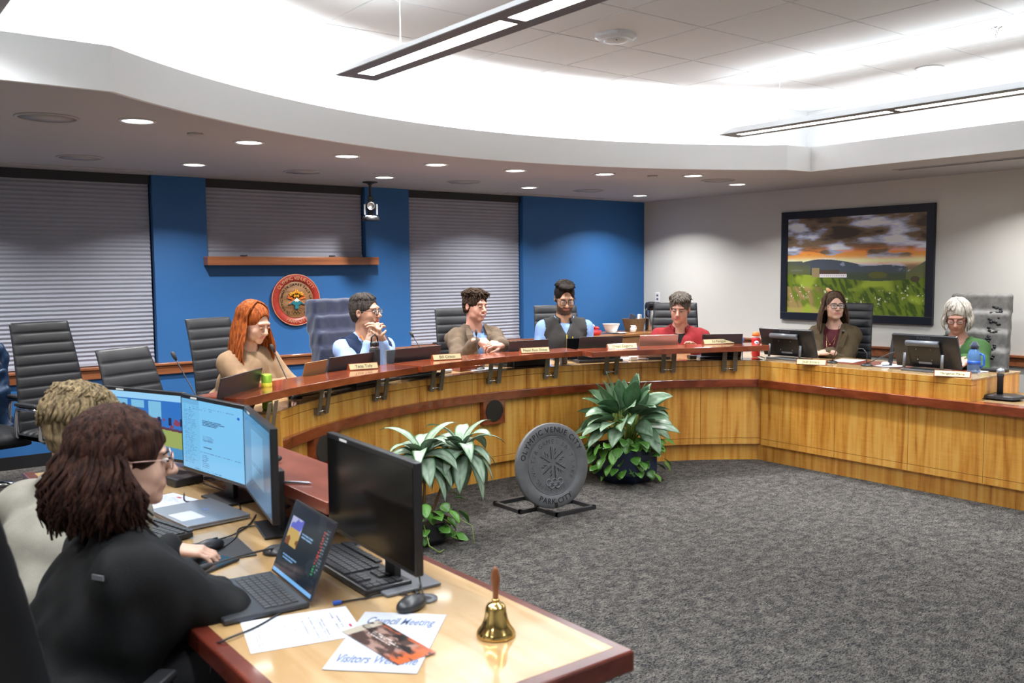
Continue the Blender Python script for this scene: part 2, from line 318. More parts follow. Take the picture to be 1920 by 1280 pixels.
# ---------------------------------------------------------------- implicit surfaces for bodies, clothes and hair
class SDF:
    def __init__(s, h=.006): s.ops = []; s.h = h
    def _a(s, fn, lo, hi, k, sub): s.ops.append((fn, np.array(lo, float), np.array(hi, float), k, sub)); return s
    def cone(s, a, b, ra, rb, k=.02, sub=False):
        a = np.array(a, float); b = np.array(b, float); ab = b-a; L = max(ab @ ab, 1e-9); r = max(ra, rb)
        def fn(P):
            pa = P-a; t = np.clip((pa @ ab)/L, 0, 1); return np.linalg.norm(pa-t[..., None]*ab, axis=-1)-(ra+t*(rb-ra))
        return s._a(fn, np.minimum(a, b)-r, np.maximum(a, b)+r, k, sub)
    def ell(s, c, r, k=.02, sub=False, R=None, O=None):     # R: columns are axes; O: origin of a local frame
        r = np.array(r, float); R = np.eye(3) if R is None else np.array(R, float)
        c = np.array(c, float); c = (R @ c+np.array(O, float)) if O is not None else c
        def fn(P):
            q = (P-c) @ R; k0 = np.linalg.norm(q/r, axis=-1); k1 = np.linalg.norm(q/(r*r), axis=-1)+1e-9; return k0*(k0-1)/k1
        e = np.abs(R) @ r
        return s._a(fn, c-e, c+e, k, sub)
    def bx(s, c, d, rnd=.01, k=.02, sub=False, R=None):
        R = np.eye(3) if R is None else np.array(R, float); c = np.array(c, float); d = np.array(d, float)-rnd
        def fn(P):
            q = np.abs((P-c) @ R)-d; return np.linalg.norm(np.maximum(q, 0), axis=-1)+np.minimum(q.max(-1), 0)-rnd
        e = np.abs(R) @ (d+rnd); return s._a(fn, c-e, c+e, k, sub)
    def mesh(s, noise=None):
        pos = [o for o in s.ops if not o[4]]; h = s.h
        lo = np.min([o[1] for o in pos], 0)-3*h; hi = np.max([o[2] for o in pos], 0)+3*h
        n = np.ceil((hi-lo)/h).astype(int)+1; ax = [(lo[i]+h*np.arange(n[i])).astype(np.float32) for i in range(3)]
        phi = np.full(n, .06, np.float32)
        for fn, a, b, k, sub in s.ops:
            mg = k*1.3+2.5*h; i0 = np.clip(np.floor((a-mg-lo)/h).astype(int), 0, n); i1 = np.clip(np.ceil((b+mg-lo)/h).astype(int)+1, 0, n)
            if (i1 <= i0).any(): continue
            sl = tuple(slice(i0[j], i1[j]) for j in range(3))
            P = np.stack(np.meshgrid(*[ax[j][sl[j]] for j in range(3)], indexing='ij'), -1).astype(np.float64)
            d = fn(P); o = phi[sl]
            if sub: d = -d; hh = np.clip(.5-.5*(d-o)/k, 0, 1) if k > 0 else None; o2 = np.maximum(o, d) if k <= 0 else (o*hh+d*(1-hh))+k*hh*(1-hh)
            else: hh = np.clip(.5+.5*(o-d)/k, 0, 1); o2 = o*(1-hh)+d*hh-k*hh*(1-hh)
            phi[sl] = o2
        if noise is not None:
            m_ = np.abs(phi) < .03; idx = np.argwhere(m_); P = lo+idx*h; phi[m_] += noise(P).astype(np.float32)
        return snet(phi, lo, h)
def snet(phi, lo, h):       # naive surface nets
    ins = phi < 0; nx, ny, nz = phi.shape; C = [(i, j, k) for i in (0, 1) for j in (0, 1) for k in (0, 1)]
    cnt = sum(ins[i:nx-1+i, j:ny-1+j, k:nz-1+k].astype(np.int8) for i, j, k in C); act = np.argwhere((cnt > 0) & (cnt < 8))
    vid = np.full((nx-1, ny-1, nz-1), -1, np.int32); vid[tuple(act.T)] = np.arange(len(act))
    val = {c: phi[act[:, 0]+c[0], act[:, 1]+c[1], act[:, 2]+c[2]] for c in C}; acc = np.zeros((len(act), 3)); w = np.zeros(len(act))
    for c in C:
        for ax in range(3):
            if c[ax]: continue
            d = list(c); d[ax] = 1; d = tuple(d); a, b = val[c], val[d]; cr = (a < 0) != (b < 0); t = np.where(cr, a/np.where(cr, a-b, 1), 0)
            p = np.tile(np.array(c, float), (len(act), 1)); p[:, ax] += t; acc += p*cr[:, None]; w += cr
    V_ = lo+(act+acc/w[:, None])*h; F_ = []
    for ax in range(3):
        a = ins; s0 = [slice(None)]*3; s1 = [slice(None)]*3; s0[ax] = slice(0, -1); s1[ax] = slice(1, None)
        x = a[tuple(s0)] != a[tuple(s1)]; e = np.argwhere(x); o1, o2 = [(1, 2), (2, 0), (0, 1)][ax]
        e = e[(e[:, o1] > 0) & (e[:, o2] > 0) & (e[:, o1] < phi.shape[o1]-1) & (e[:, o2] < phi.shape[o2]-1)]
        if not len(e): continue
        f = a[tuple(e.T)]; q = []
        for d1, d2 in ((0, 0), (-1, 0), (-1, -1), (0, -1)):
            g = e.copy(); g[:, o1] += d1; g[:, o2] += d2; q.append(vid[tuple(g.T)])
        q = np.stack(q, 1); q[~f] = q[~f][:, ::-1]; F_.append(q)
    return V_, np.concatenate(F_) if F_ else np.zeros((0, 4), int)
def keep_big(V_, F_, frac=.02):     # drop stray crumbs
    n = len(V_); lab = np.arange(n)
    for _ in range(200):
        l2 = lab.copy(); mn = lab[F_].min(1); np.minimum.at(l2, F_.ravel(), np.repeat(mn, 4)); l2 = l2[l2]
        if (l2 == lab).all(): break
        lab = l2
    u, c = np.unique(lab, return_counts=True); ok = u[c >= c.max()*frac]; kv = np.isin(lab, ok); idx = np.cumsum(kv)-1
    return V_[kv], idx[F_[kv[F_[:, 0]]]]
def mkn(name, VF, mats, parent, mi=None, label=None, big=.02):
    V_, F_ = VF; V_, F_ = keep_big(V_, F_, big); L = rootloc(parent); me = bpy.data.meshes.new(name)
    me.from_pydata((V_-np.array(L)).tolist(), [], F_.tolist()); me.update()
    if isinstance(mats, str): mats = [mats]
    for m_ in mats: me.materials.append(MT[m_])
    me.polygons.foreach_set('use_smooth', [True]*len(me.polygons))
    if mi is not None: me.polygons.foreach_set('material_index', mi(V_[F_].mean(1)).astype(int).tolist())
    o = bpy.data.objects.new(name, me); COL.objects.link(o); o.parent = parent
    if label: o['label'] = label
    return o
def wrinkle(amp, f=(24, 24, 15), seed=0):
    rs = np.random.RandomState(seed); W = rs.randn(7, 3)*np.array(f); ph = rs.rand(7)*6.28
    return lambda P: amp*sum(np.sin(P @ W[i]+ph[i]+1.5*np.sin(P @ W[(i+1) % 7])) for i in range(7))/3.
# ---------------------------------------------------------------- people
for nm, c in (('skin_fair', (0.496, 0.288, 0.216)), ('skin_pink', (0.48, 0.24, 0.176)), ('skin_tan', (0.4, 0.216, 0.144)), ('skin_olive', (0.374, 0.204, 0.1275)), ('skin_light', (0.528, 0.32, 0.24))):
    mat(nm, c, .48, var=.05, vscale=25, bump=.04, bscale=200); MT[nm].node_tree.nodes['Principled BSDF'].inputs['Subsurface Weight'].default_value = .06; MT[nm].node_tree.nodes['Principled BSDF'].inputs['Subsurface Radius'].default_value = (.02, .008, .004)
mat('lip', (.42, .13, .11), .4); mat('lipred', (.48, .17, .15), .4)
for nm, a, b in (('h_auburn', (.34, .088, .018), (.12, .025, .007)), ('h_dark', (.018, .013, .011), (.006, .005, .004)), ('h_brown', (0.0465, 0.0279, 0.01736), (0.0155, 0.00868, 0.00558)), ('h_saltdark', (0.062, 0.0527, 0.0465), (0.0217, 0.01736, 0.0155)),
                 ('h_grey', (0.1364, 0.1178, 0.0992), (0.0496, 0.0403, 0.0341)), ('h_silver', (.56, .52, .46), (.27, .235, .20)), ('h_ashbrown', (0.0992, 0.062, 0.0403), (0.0403, 0.02356, 0.01488)), ('h_curl', (.055, .022, .015), (.014, .007, .006)), ('h_blonde', (.30, .22, .12), (.07, .05, .03)), ('h_stubble', (.14, .08, .055), (.05, .035, .028))):
    mat(nm, a, .7, spec=.12, col2=b, vscale=90, bump=.5, bscale=220, stretch=(1, 1, .12), bstretch=(1, 1, .15))
for nm, c, r in (('f_tan', (0.2448, 0.1598, 0.0952), .9), ('f_lightblue', (.27, .39, .68), .8), ('f_navy', (.010, .022, .058), .85), ('f_brownjacket', (0.0992, 0.0713, 0.04836), .9), ('f_charcoal', (0.031, 0.02976, 0.02976), .9), ('f_blueshirt', (0.17, 0.272, 0.527), .8),
                 ('f_red', (0.2108, 0.01364, 0.01736), .85), ('f_black', (.008, .008, .009), .85), ('f_olive', (0.068, 0.0496, 0.0256), .9), ('f_burgundy', (0.07, 0.0084, 0.0154), .7), ('f_green', (0.0325, 0.085, 0.0225), .8), ('f_blazer', (0.00405, 0.0045, 0.0054), .75), ('f_beige', (0.2244, 0.2108, 0.1768), .85), ('f_trousers', (.02, .02, .024), .85)):
    mat(nm, c, r, var=.10, vscale=14, bump=.18, bscale=320, spec=.25)
def headframe(pos, yaw, pitch, roll, s):
    y = V((math.cos(yaw)*math.cos(pitch), math.sin(yaw)*math.cos(pitch), math.sin(pitch))); x = V((math.sin(yaw), -math.cos(yaw), 0)); z = x.cross(y)
    x2 = x*math.cos(roll)+z*math.sin(roll); z2 = z*math.cos(roll)-x*math.sin(roll); return np.array([x2, y, z2]).T, np.array(pos), s
def head_sdf(S, HF, female=False, smile=0., thin=1.):
    R, O, s = HF
    def E(c, r, k=.02, sub=False, Rl=None):
        RR = R if Rl is None else R @ Rl
        S.ell(O+R @ (np.array(c)*s), np.array(r)*s, k*s, sub, R=RR)
    def Cn(a, b, ra, rb, k=.012, sub=False): S.cone(O+R @ (np.array(a)*s), O+R @ (np.array(b)*s), ra*s, rb*s, k*s, sub)
    w = thin
    E((0, -.018, .035), (.076*w, .096, .088), .01); E((0, .020, -.028), (.062*w, .070, .082), .03)
    E((0, .030, -.072), (.048*w if not female else .043*w, .050, .036), .025); E((0, .070, -.099), (.026, .018, .017), .02)
    for q in (-1, 1):
        E((q*.036*w, .058, -.034), (.024, .020, .026), .02); E((q*.040*w, .03, -.075), (.018, .03, .02), .02)
        E((q*.077*w, -.012, -.006), (.009, .018, .030), .006); E((q*.083*w, -.006, -.002), (.005, .009, .016), .004, True)
        E((q*.031, .102, .004), (.019, .017, .013), .012, True)
        if smile: E((q*.034*w, .070, -.052), (.016, .012, .014), .012)
    E((0, .078, .026), (.052*w, .014, .012), .015)
    Cn((0, .088, .008), (0, .112, -.030), .008, .0125, .012)
    for q in (-1, 1): E((q*.0125, .100, -.034), (.0085, .010, .007), .006)
    E((0, .081, -.060), (.030, .012, .018), .014); E((0, .0890, -.0575), (.021+.006*smile, .006, .0040), .004); E((0, .0880, -.0675), (.018+.005*smile, .006, .0046), .004)
def head_mi(HF, beard=0, fem=False):
    R, O, s = HF
    def f(C):
        q = (C-O) @ R/s; x, y, z = q.T; m = np.zeros(len(C), int)
        if beard:
            jaw = (y > .0) & (z < -.045+.25*np.maximum(0, np.abs(x)-.035)*0) & (z > -.125) & (y > .01) & (np.abs(x) < .075)
            jaw &= (z < -.052) | (np.abs(x) > .045); jaw |= (np.abs(x) < .03) & (z < -.044) & (z > -.056) & (y > .085)
            side = (np.abs(x) > .055) & (y > -.005) & (y < .03) & (z < .02) & (z > -.12); m[jaw | side] = 2
        lip = (np.abs(x) < .0245*(1-((z+.062)/.02)**2*.5)) & (y > .0855) & (z > -.0725) & (z < -.0525); m[lip] = 1; return m
    return f
def hand_sdf(S, W, d, n, side, curl=.5, s=1., thumb=1., spread=.06):   # wrist W, finger direction d, back-of-hand normal n, side +1: thumb towards n x d
    W, d, n = V(W), V(d).normalized(), V(n); n = (n-d*n.dot(d)).normalized(); t = n.cross(d)*side; kk = .006
    for q, L in ((-.032, .078), (-.011, .085), (.011, .086), (.032, .084)):
        S.cone(W+t*q*.55*s, W+d*L*s+t*q*s, .014*s, .0115*s, .014)
    S.cone(W+d*.012*s+t*.012*s-n*.006*s, W+d*.06*s+t*.026*s-n*.008*s, .014*s, .012*s, .012)
    for i, (q, L0, ls) in enumerate(((.033, .084, (.040, .024, .019)), (.011, .088, (.044, .028, .021)), (-.011, .085, (.041, .026, .020)), (-.032, .078, (.032, .020, .018)))):
        p = W+d*L0*s+t*q*s; dd = (d+t*q*spread/.03*.4).normalized(); a = 0; r = .0092 if i < 3 else .0078
        for j, l in enumerate(ls):
            a += curl*(.55, .8, .5)[j]; e = dd*math.cos(a)-n*math.sin(a); p2 = p+e*l*s; S.cone(p, p2, (r-.0007*j)*s, (r-.0007*(j+1))*s, kk); p = p2
    p = W+d*.026*s+t*.026*s-n*.006*s; e = (d*.72+t*.62-n*.25).normalized()
    for l, r in ((.038, .0125), (.030, .0105), (.024, .0092)):
        p2 = p+e*l*s*thumb; S.cone(p, p2, r*s, (r-.001)*s, .008); p = p2; e = (e+d*.35-t*.28*1-n*.25*curl).normalized()
def ik(Sh, W, a, b, pole):
    d = W-Sh; L = min(d.length, (a+b)*.995); u = d.normalized(); W2 = Sh+u*L; x = (a*a-b*b+L*L)/(2*L); h = math.sqrt(max(0, a*a-x*x)); p = V(pole); p = (p-u*p.dot(u)).normalized()
    return Sh+u*x+p*h, W2
def glasses(parent, HF, col='black', r=(.024, .018), rim=.0018, sq=.6):
    R, O, s = HF; T = lambda p: O+R @ (np.array(p)*s); m = MB(); L = []
    for q in (-1, 1):
        ring = []
        for i in range(20):
            a = 2*math.pi*i/20; cx = math.copysign(abs(math.cos(a))**sq, math.cos(a)); cz = math.copysign(abs(math.sin(a))**sq, math.sin(a)); ring.append(T((q*.032+r[0]*cx, .105-.06*abs(q*.032+r[0]*cx)**1.2, .001+r[1]*cz)))
        m.tube(ring+[ring[0], ring[1]], rim*s, 6, cap=False); L.append(ring)
        m.tube([T((q*(.032+r[0]), .098, .008)), T((q*.078, .06, .010)), T((q*.082, -.005, .008)), T((q*.080, -.02, -.008))], rim*.9*s, 6)
    m.tube([T((-.010, .105, .004)), T((0, .109, .006)), T((.010, .105, .004))], rim*s, 6)
    g = mk('glasses', m, col, parent); m = MB()
    for ring in L: m.add(ring, [tuple(range(20))])
    mk('lens', m, 'lens', g); return g
def locks(mb, HF, n, psi, L, wave=.0, wf=9., r=.0075, part=.0, vol=1., seed=1, cut=100, seg=9, fwd=0., out=.25, jit=.012, a0=2, mats=1, flat=.45, inward=0.):
    rs = random.Random(seed); R, O, s = HF; Ru = R @ np.array([0, 0, 1.]); Rf = R @ np.array([0, 1., 0])
    for i in range(n):
        p = rad(rs.uniform(*psi)); pts = []; vv = vol*(1+rs.uniform(-.03, .05)); c = np.array((part, -.018, .034)); w0 = rs.uniform(0, 6.28); Li = L*rs.uniform(.82, 1.05); cu = cut+rs.uniform(-6, 6); ro = rs.uniform(.8, 1.2)
        for j in range(seg+1):
            a = rad(a0+(cu-a0)*j/seg); sx, sy = math.sin(p), -math.cos(p)
            q = c+np.array((sx*math.sin(a)*.086*vv-part*(math.sin(a)), sy*math.sin(a)*.106*vv, math.cos(a)*.094*vv)); q += jit*.35*np.array((math.sin(w0+j), math.cos(w0*2+j), math.sin(w0*3+j)))*(j/seg)
            pts.append(O+R @ (q*s))
        hor = R @ np.array((math.sin(p), -math.cos(p), 0)); base = pts[-1]; ns = max(1, int(Li/.03))
        if Li > .02:
            for j in range(1, ns+1):
                f = j/ns; d = base+np.array((0, 0, -Li*f))+hor*(out*.05*math.sin(f*2.2)-inward*f*f)*s+np.array((math.sin(w0+wf*f*3), math.cos(w0+wf*f*3), 0))*wave*min(1, f*2)+Rf*fwd*f; pts.append(d)
        N = len(pts); rr = [r*ro*s*(.35+.65*min(1, j/3)) if j < N*.75 else r*ro*s*max(.12, 1-(j-N*.75)/(N*.27)) for j in range(N)]
        mb.tube(pts, rr, 6, mi=rs.randrange(mats), flat=flat, up=tuple(hor))
def strands(P, m_, n=170, psi=(-178, 178), r=.0065, cut=58, vol=1.06, jit=.02, seed=4, a0=4):
    m = MB(); locks(m, P['HF'], n, psi, .0, r=r, seed=seed, cut=cut, vol=vol, jit=jit, a0=a0, flat=.6); mk('hair_strands', m, m_, P['t'])
def hair_cap(S, HF, vol=1., line=.062, sides=1., back=-.07, thick=1.):
    R, O, s = HF
    def E(c, r, k=.012, sub=False): S.ell(O+R @ (np.array(c)*s), np.array(r)*s, k*s, sub, R=R)
    E((0, -.020, .038), (.083*vol*sides, .103*vol, .094*vol), .01); E((0, -.055, -.02), (.066*sides, .055, .07), .03)
    E((0, .115, line-.105), (.064, .085, .105), .010, True)
    for q in (-1, 1): E((q*.09, .045, -.045), (.035, .055, .055), .008, True); E((q*.088, -.01, -.012), (.018, .022, .036), .006, True)
    E((0, -.03, back-.10), (.14, .14, .10), .006, True)
PEOPLE = {}
def person(key, label, head, hyaw, hpitch, hroll=0., byaw=0., s=1.08, lean=.10, fem=False, skin='skin_fair', beard=0, arms=None, hipz=.70, floor=.12, shw=.172, smile=0., build=1., eyes='open', brow='h_dark', h=.0062, zs=.92, thin=1., group=None, neckf=.0, lower=True):
    H = V(head); f = V((math.cos(byaw), math.sin(byaw), 0)); r = V((math.sin(byaw), -math.cos(byaw), 0)); u = V((0, 0, 1)); HF = headframe(head, hyaw, hpitch, hroll, s)
    hf = V((math.cos(hyaw), math.sin(hyaw), 0)); NB = H-u*.185*s*zs-f*(.030+neckf)-hf*(.045*max(0, -hpitch)+.0); 
    SHL = {1: NB-u*.080*s+r*shw*s, -1: NB-u*.080*s-r*shw*s}; pel = V((NB.x, NB.y, 0))-f*lean+u*hipz; mid = NB.lerp(pel, .5)
    t = thing('person', label, 'person', (pel.x, pel.y, floor), group)
    A = {}
    for q in (1, -1):
        a = (arms or {}).get(q); W = V(a['w']) if a and 'w' in a else NB+f*.30+r*q*.14; W.z = W.z if a and 'w' in a else .89
        pole = V(a['pole']) if a and 'pole' in a else (-u*.9+r*q*.35-f*.3); El, W2 = ik(SHL[q], W, .285*s, .255*s, pole); A[q] = (El, W2, a or {})
    def torso(S, g, arm_end=1., k=.035, lo=0., neck=False):
        b = build; C = NB-u*.19*s-f*.005; RB = np.array([r, f, u]).T
        tt = (NB-pel).normalized(); ft = (f-tt*f.dot(tt)).normalized(); RT = np.array([r, ft, tt]).T
        S.ell(C, (.160*b+g, .105*b+g, .17+g), k, R=RT); S.ell(NB.lerp(pel, .62)+f*.01*b, (.138*b+g, .105*b+g, .16+g), k, R=RT); S.ell(pel+u*.02, (.165*b+g, .125*b+g, .11+g), k, R=RB)
        if fem:
            for q in (-1, 1): S.ell(C+r*q*.07+f*.075-u*.01, (.06+g*.5, .055+g*.5, .06+g*.5), .03, R=RB)
        S.cone(SHL[1]-r*.02, SHL[-1]+r*.02, .046+g, .046+g, k); 
        for q in (-1, 1): S.cone(NB+u*.005+r*q*.035-f*.01, SHL[q]-r*q*.03, .032+g, .042+g, k); S.cone(SHL[q]-r*q*.03-u*.02, C+r*q*.09*b-u*.02, .045+g, .075+g, .06)
        for q in (-1, 1):
            El, W2, a = A[q]; ra = (.043 if fem else .048)*(b**.7); S.cone(SHL[q], El, ra+g, .038*b**.5+g, .055); e = El.lerp(W2, arm_end); S.cone(El, e, .040*b**.5+g, .0265+.012*(1-arm_end)+g*.9, .012)
    S = SDF(h); head_sdf(S, HF, fem, smile, thin); nr = .048 if fem else .056
    S.cone(HF[1]+HF[0] @ np.array((0, -.022*s, -.055*s)), NB-u*.02, nr*s, (nr+.006)*s, .02)
    torso(S, 0.)
    for q in (-1, 1):
        El, W2, a = A[q]; d = a.get('d'); d = V(d) if d else (W2-El).normalized(); S.cone(W2-d*.02, W2+d*.015, .0255*s, .024*s, .012)
        hand_sdf(S, W2+d*.005, d, a.get('n', (0, 0, 1)), a.get('side', -q), a.get('curl', .45), s*(.93 if fem else 1.))
    kn = {q: pel+f*.42+r*q*.10-u*.0 for q in (-1, 1)}
    def legs(S, g):
        for q in (-1, 1):
            S.cone(pel+r*q*.085, kn[q], .078+g, .056+g, .03); an = V((kn[q].x, kn[q].y, floor+.08))+f*.03; S.cone(kn[q], an, .054+g, .036+g, .02)
    if lower:
        legs(S, -.002)
        for q in (-1, 1): a = V((kn[q].x, kn[q].y, floor+.045)); S.cone(a-f*.03, a+f*.16, .036, .028, .02)
    mkn('body', S.mesh(), [skin, 'lipred' if fem else 'lip', 'h_stubble'], t, head_mi(HF, beard, fem), big=.3)
    if lower:
        S = SDF(.014); legs(S, .014); S.ell(pel+u*.0, (.18*build, .14*build, .10), .03, R=np.array([r, f, u]).T); mkn('trousers', S.mesh(), 'f_trousers', t)
        for q in (-1, 1):
            S = SDF(.009); a = V((kn[q].x, kn[q].y, floor+.045)); S.cone(a-f*.035, a+f*.17, .043, .034, .02); mkn('shoe', S.mesh(), 'black', t)
    # eyes
    R, O, _ = HF; T = lambda p: O+R @ (np.array(p)*s); MR = Matrix(R.tolist())
    for q in (-1, 1):
        m = MB(); c = T((q*.031, .0865, .0025))
        if eyes == 'open':
            m.ball(c, (.0125*s, .0105*s, .0066*s), 12, M=MR); g = T((q*.031, .0965, .0020)); m.ball(g, (.0052*s, .0016*s, .0052*s), 10, mi=1, M=MR); o = mk('eye', m, ['eyewhite', 'iris'], t)
            m = MB(); m.tube([T((q*.031-.0135, .0905, .001)), T((q*.031-.006, .0985, .0070)), T((q*.031+.006, .0985, .0070)), T((q*.031+.0135, .0905, .001))], .0022*s, 6); mk('eyelid', m, brow, t)
        else:
            m.ball(c, (.0135*s, .0092*s, .0075*s), 12, M=MR); o = mk('eyelid', m, skin, t); m = MB(); m.tube([T((q*.031-.0125, .0910, -.0005)), T((q*.031, .0962, -.0040)), T((q*.031+.0125, .0910, -.0005))], .0016*s, 6); mk('lash', m, brow, t)
        m = MB(); m.tube([T((q*.014, .0930, .0195)), T((q*.028, .0940, .0235)), T((q*.050, .080, .0185))], [.0035*s, .0038*s, .0016*s], 6, flat=.6); mk('eyebrow', m, brow, t)
    m = MB()
    if smile > .8: m.ball(T((0, .0930, -.0625)), (.021*s, .0060*s, .0048*s), 12, M=MR); mk('teeth', m, 'tooth', t); m = MB(); m.tube([T((-.029, .080, -.0535)), T((-.016, .0925, -.0655)), T((0, .0965, -.0700)), T((.016, .0925, -.0655)), T((.029, .080, -.0535))], [.0016*s, .0030*s, .0034*s, .0030*s, .0016*s], 8); mk('lower_lip', m, 'lip', t)
    P = dict(t=t, HF=HF, NB=NB, f=f, r=r, u=u, A=A, SHL=SHL, pel=pel, torso=torso, s=s, T=T, MR=MR, C=NB-u*.19*s); PEOPLE[key] = P; return P
def garment(P, name, m_, g=.014, arm=.93, noise=.0025, sleeves=True, vneck=None, neckr=.068, hem=None, h=.0085, k=.035, label=None, seed=3, arms_from=None):
    S = SDF(h); t = P['t']; NB, f, r, u, A, SHL = (P[x] for x in ('NB', 'f', 'r', 'u', 'A', 'SHL'))
    if sleeves: P['torso'](S, g, arm)
    else:
        sv = {q: A[q] for q in A}
        for q in A: A[q] = (SHL[q]-u*.02, SHL[q]-u*.03, sv[q][2])
        P['torso'](S, g, 1.)
        for q in A: A[q] = sv[q]
        for q in (-1, 1): S.cone(SHL[q]+r*q*.075, SHL[q]+r*q*.16-u*.1, .12, .10, .004, True)
    HFp = P['HF']; a = V(HFp[1]); S.cone(NB-u*.005-f*.005, NB+u*.14+f*.04, neckr, neckr*1.6, .008, True)
    if vneck:   # wedge opening at the front: (half width at neck, depth)
        w, dp = vneck; 
        for i in range(9):
            q = i/8; c = NB-u*(.0+dp*q)+f*(.10+.04*q); S.bx(c, (max(.004, w*(1-q)), .085, dp/14+.006), .004, .005, True, R=np.array([r, f, u]).T)
    if hem: S.bx(V((P['pel'].x, P['pel'].y, hem-.3)), (.5, .5, .3), .01, .01, True)
    return mkn(name, S.mesh(wrinkle(noise, seed=seed)), m_, t, label=label)
def collar(P, m_, rad_=.066, hgt=.036, open_=.9, name='collar'):
    NB, f, r, u = P['NB'], P['f'], P['r'], P['u']; m = MB(); pts = []; n = 22
    for i in range(n+1):
        a = open_/2+(2*math.pi-open_)*i/n; d = f*math.cos(a)+r*math.sin(a); fr = max(0, math.cos(a)); tilt = .022*(math.cos(a)); b0 = NB+d*rad_-f*.004-u*(.012+.030*fr); pts.append((b0, b0+u*hgt*(1-.25*fr)-d*.006, b0+d*.020+u*(hgt*.15)-u*.014*fr))
    vs = [p for tr in pts for p in tr]; fs = []
    for i in range(n): o = 3*i; fs += [(o, o+3, o+4, o+1), (o+1, o+4, o+5, o+2)]
    m.add(vs, fs, sm=True); o = mk(name, m, m_, P['t']); sd = o.modifiers.new('s', 'SOLIDIFY'); sd.thickness = .004; return o
def ribbon(P, name, pts, w, m_, th=.003, normal=None):
    m = MB(); pts = [V(p) for p in pts]; vs = []; nrm = V(normal) if normal else P['f']
    for i, p in enumerate(pts):
        t_ = (pts[min(i+1, len(pts)-1)]-pts[max(0, i-1)]).normalized(); sd = t_.cross(nrm).normalized(); ww = w[i] if hasattr(w, '__len__') else w
        vs += [p-sd*ww/2, p+sd*ww/2, p+sd*ww/2+nrm*th, p-sd*ww/2+nrm*th]
    n = len(pts); fs = [(0, 1, 2, 3), (4*n-4, 4*n-1, 4*n-2, 4*n-3)]+[(4*i+k, 4*i+4+k, 4*i+4+(k+1) % 4, 4*i+(k+1) % 4) for i in range(n-1) for k in range(4)]
    m.add(vs, fs, sm=False); return mk(name, m, m_, P['t'])
# ================================================================= ROOM
YB, XR, XL, YN, ZS, ZC, ZD = 7.85, 8.1, -2.2, -1.4, 2.44, 3.02, .12
m = MB(); m.bb(XL, XR, YN, YB+.15, -.1, 0); struct('floor', m, 'carpet')
A0, A1 = math.atan2(2.43, -2.22), math.atan2(2.33, 2.12)       # ends of the desk arc
def pol(r, a): return (AC[0]+r*math.cos(a), AC[1]+r*math.sin(a))
m = MB()
inn = [pol(3.34, A0+(A1-A0)*i/20) for i in range(21)]; out = [(1.2+6.9*i/20, YB) for i in range(21)]
m.strip(inn, out, .001, ZD); m.bb(6.36, XR, 1.2, 4.75, .001, ZD); m.prism([(6.36, 4.75), (XR, 4.75), (XR, YB), inn[-1]], .001, ZD)
m.prism([inn[0], (1.2, YB), (XL, YB), (XL, 5.0), (1.75, 5.0)][::-1], .001, ZD)
struct('floor_dais', m, 'carpet')
m = MB()
for x0, x1, z0, z1 in ((XL, -1.6, 0, ZS), (-1.6, 2.28, 0, .87), (2.28, 2.73, 0, ZS), (2.73, 4.27, 0, 1.76), (4.27, 4.76, 0, ZS), (4.76, 6.21, 0, .87), (6.21, XR+.15, 0, ZS)):
    m.bb(x0, x1, YB, YB+.15, z0, z1)
struct('wall_back', m, 'bluewall')
m = MB(); m.bb(XR, XR+.15, YN, YB, 0, ZS); struct('wall_right', m, 'whitewall')
m = MB(); m.bb(XL-.15, XL, YN, YB+.15, 0, ZS); struct('wall_left', m, 'whitewall')
m = MB(); m.bb(XL-.15, XR+.15, YN-.15, YN, 0, ZS); struct('wall_near', m, 'whitewall')
# windows with pleated shades
for i, (x0, x1, z0, z1) in enumerate(((-1.6, 2.28, .87, ZS), (2.73, 4.27, 1.76, ZS), (4.76, 6.21, .87, ZS))):
    wroot = bpy.data.objects.new('window_%d' % (i+1), None); COL.objects.link(wroot); wroot['kind'] = 'structure'
    m = MB()
    for a in (x0, x1-.05, (x0+x1)/2-.025): m.bb(a, a+.05, YB+.12, YB+.15, z0, z1)
    m.bb(x0, x1, YB+.12, YB+.15, z0, z0+.05); m.bb(x0, x1, YB+.12, YB+.15, z1-.05, z1)
    mk('window_frame', m, 'black', wroot); m = MB(); m.bb(x0, x1, YB+.135, YB+.14, z0, z1); mk('window_pane', m, 'glassblk', wroot)
    lab = ('wide grey pleated shade covering the left window', 'short grey pleated shade above the wooden ledge', 'tall grey pleated shade on the window between blue wall sections')[i]
    t = thing('pleated_shade', lab, 'window shade', ((x0+x1)/2, YB+.07, z0), 'pleated shades over the windows')
    m = MB(); zb = z0+.03; zt = z1-.07; n = int((zt-zb)/.0335); vs = []; fs = []
    for k in range(2*n+1):
        z = zb+(zt-zb)*k/(2*n); y = YB+.06+(.009 if k % 2 else 0)
        vs += [(x0+.012, y, z), (x1-.012, y, z), (x0+.012, y+.014, z), (x1-.012, y+.014, z)]
    for k in range(2*n): fs += [(4*k, 4*k+1, 4*k+5, 4*k+4), (4*k+2, 4*k+6, 4*k+7, 4*k+3)]
    m.add(vs, fs); mk('pleated_fabric', m, 'blind', t)
    m = MB(); m.bb(x0+.005, x1-.005, YB+.035, YB+.10, z1-.075, z1-.002); mk('headrail', m, 'darkrail', t)
    m = MB(); m.bb(x0+.012, x1-.012, YB+.05, YB+.085, z0+.008, z0+.03); mk('bottom_rail', m, 'blind', t)
    for fx in (.22, .78): m = MB(); m.bb(x0+(x1-x0)*fx-.03, x0+(x1-x0)*fx+.03, YB+.04, YB+.055, z0+.012, z0+.022); mk('handle', m, 'darksteel', t)
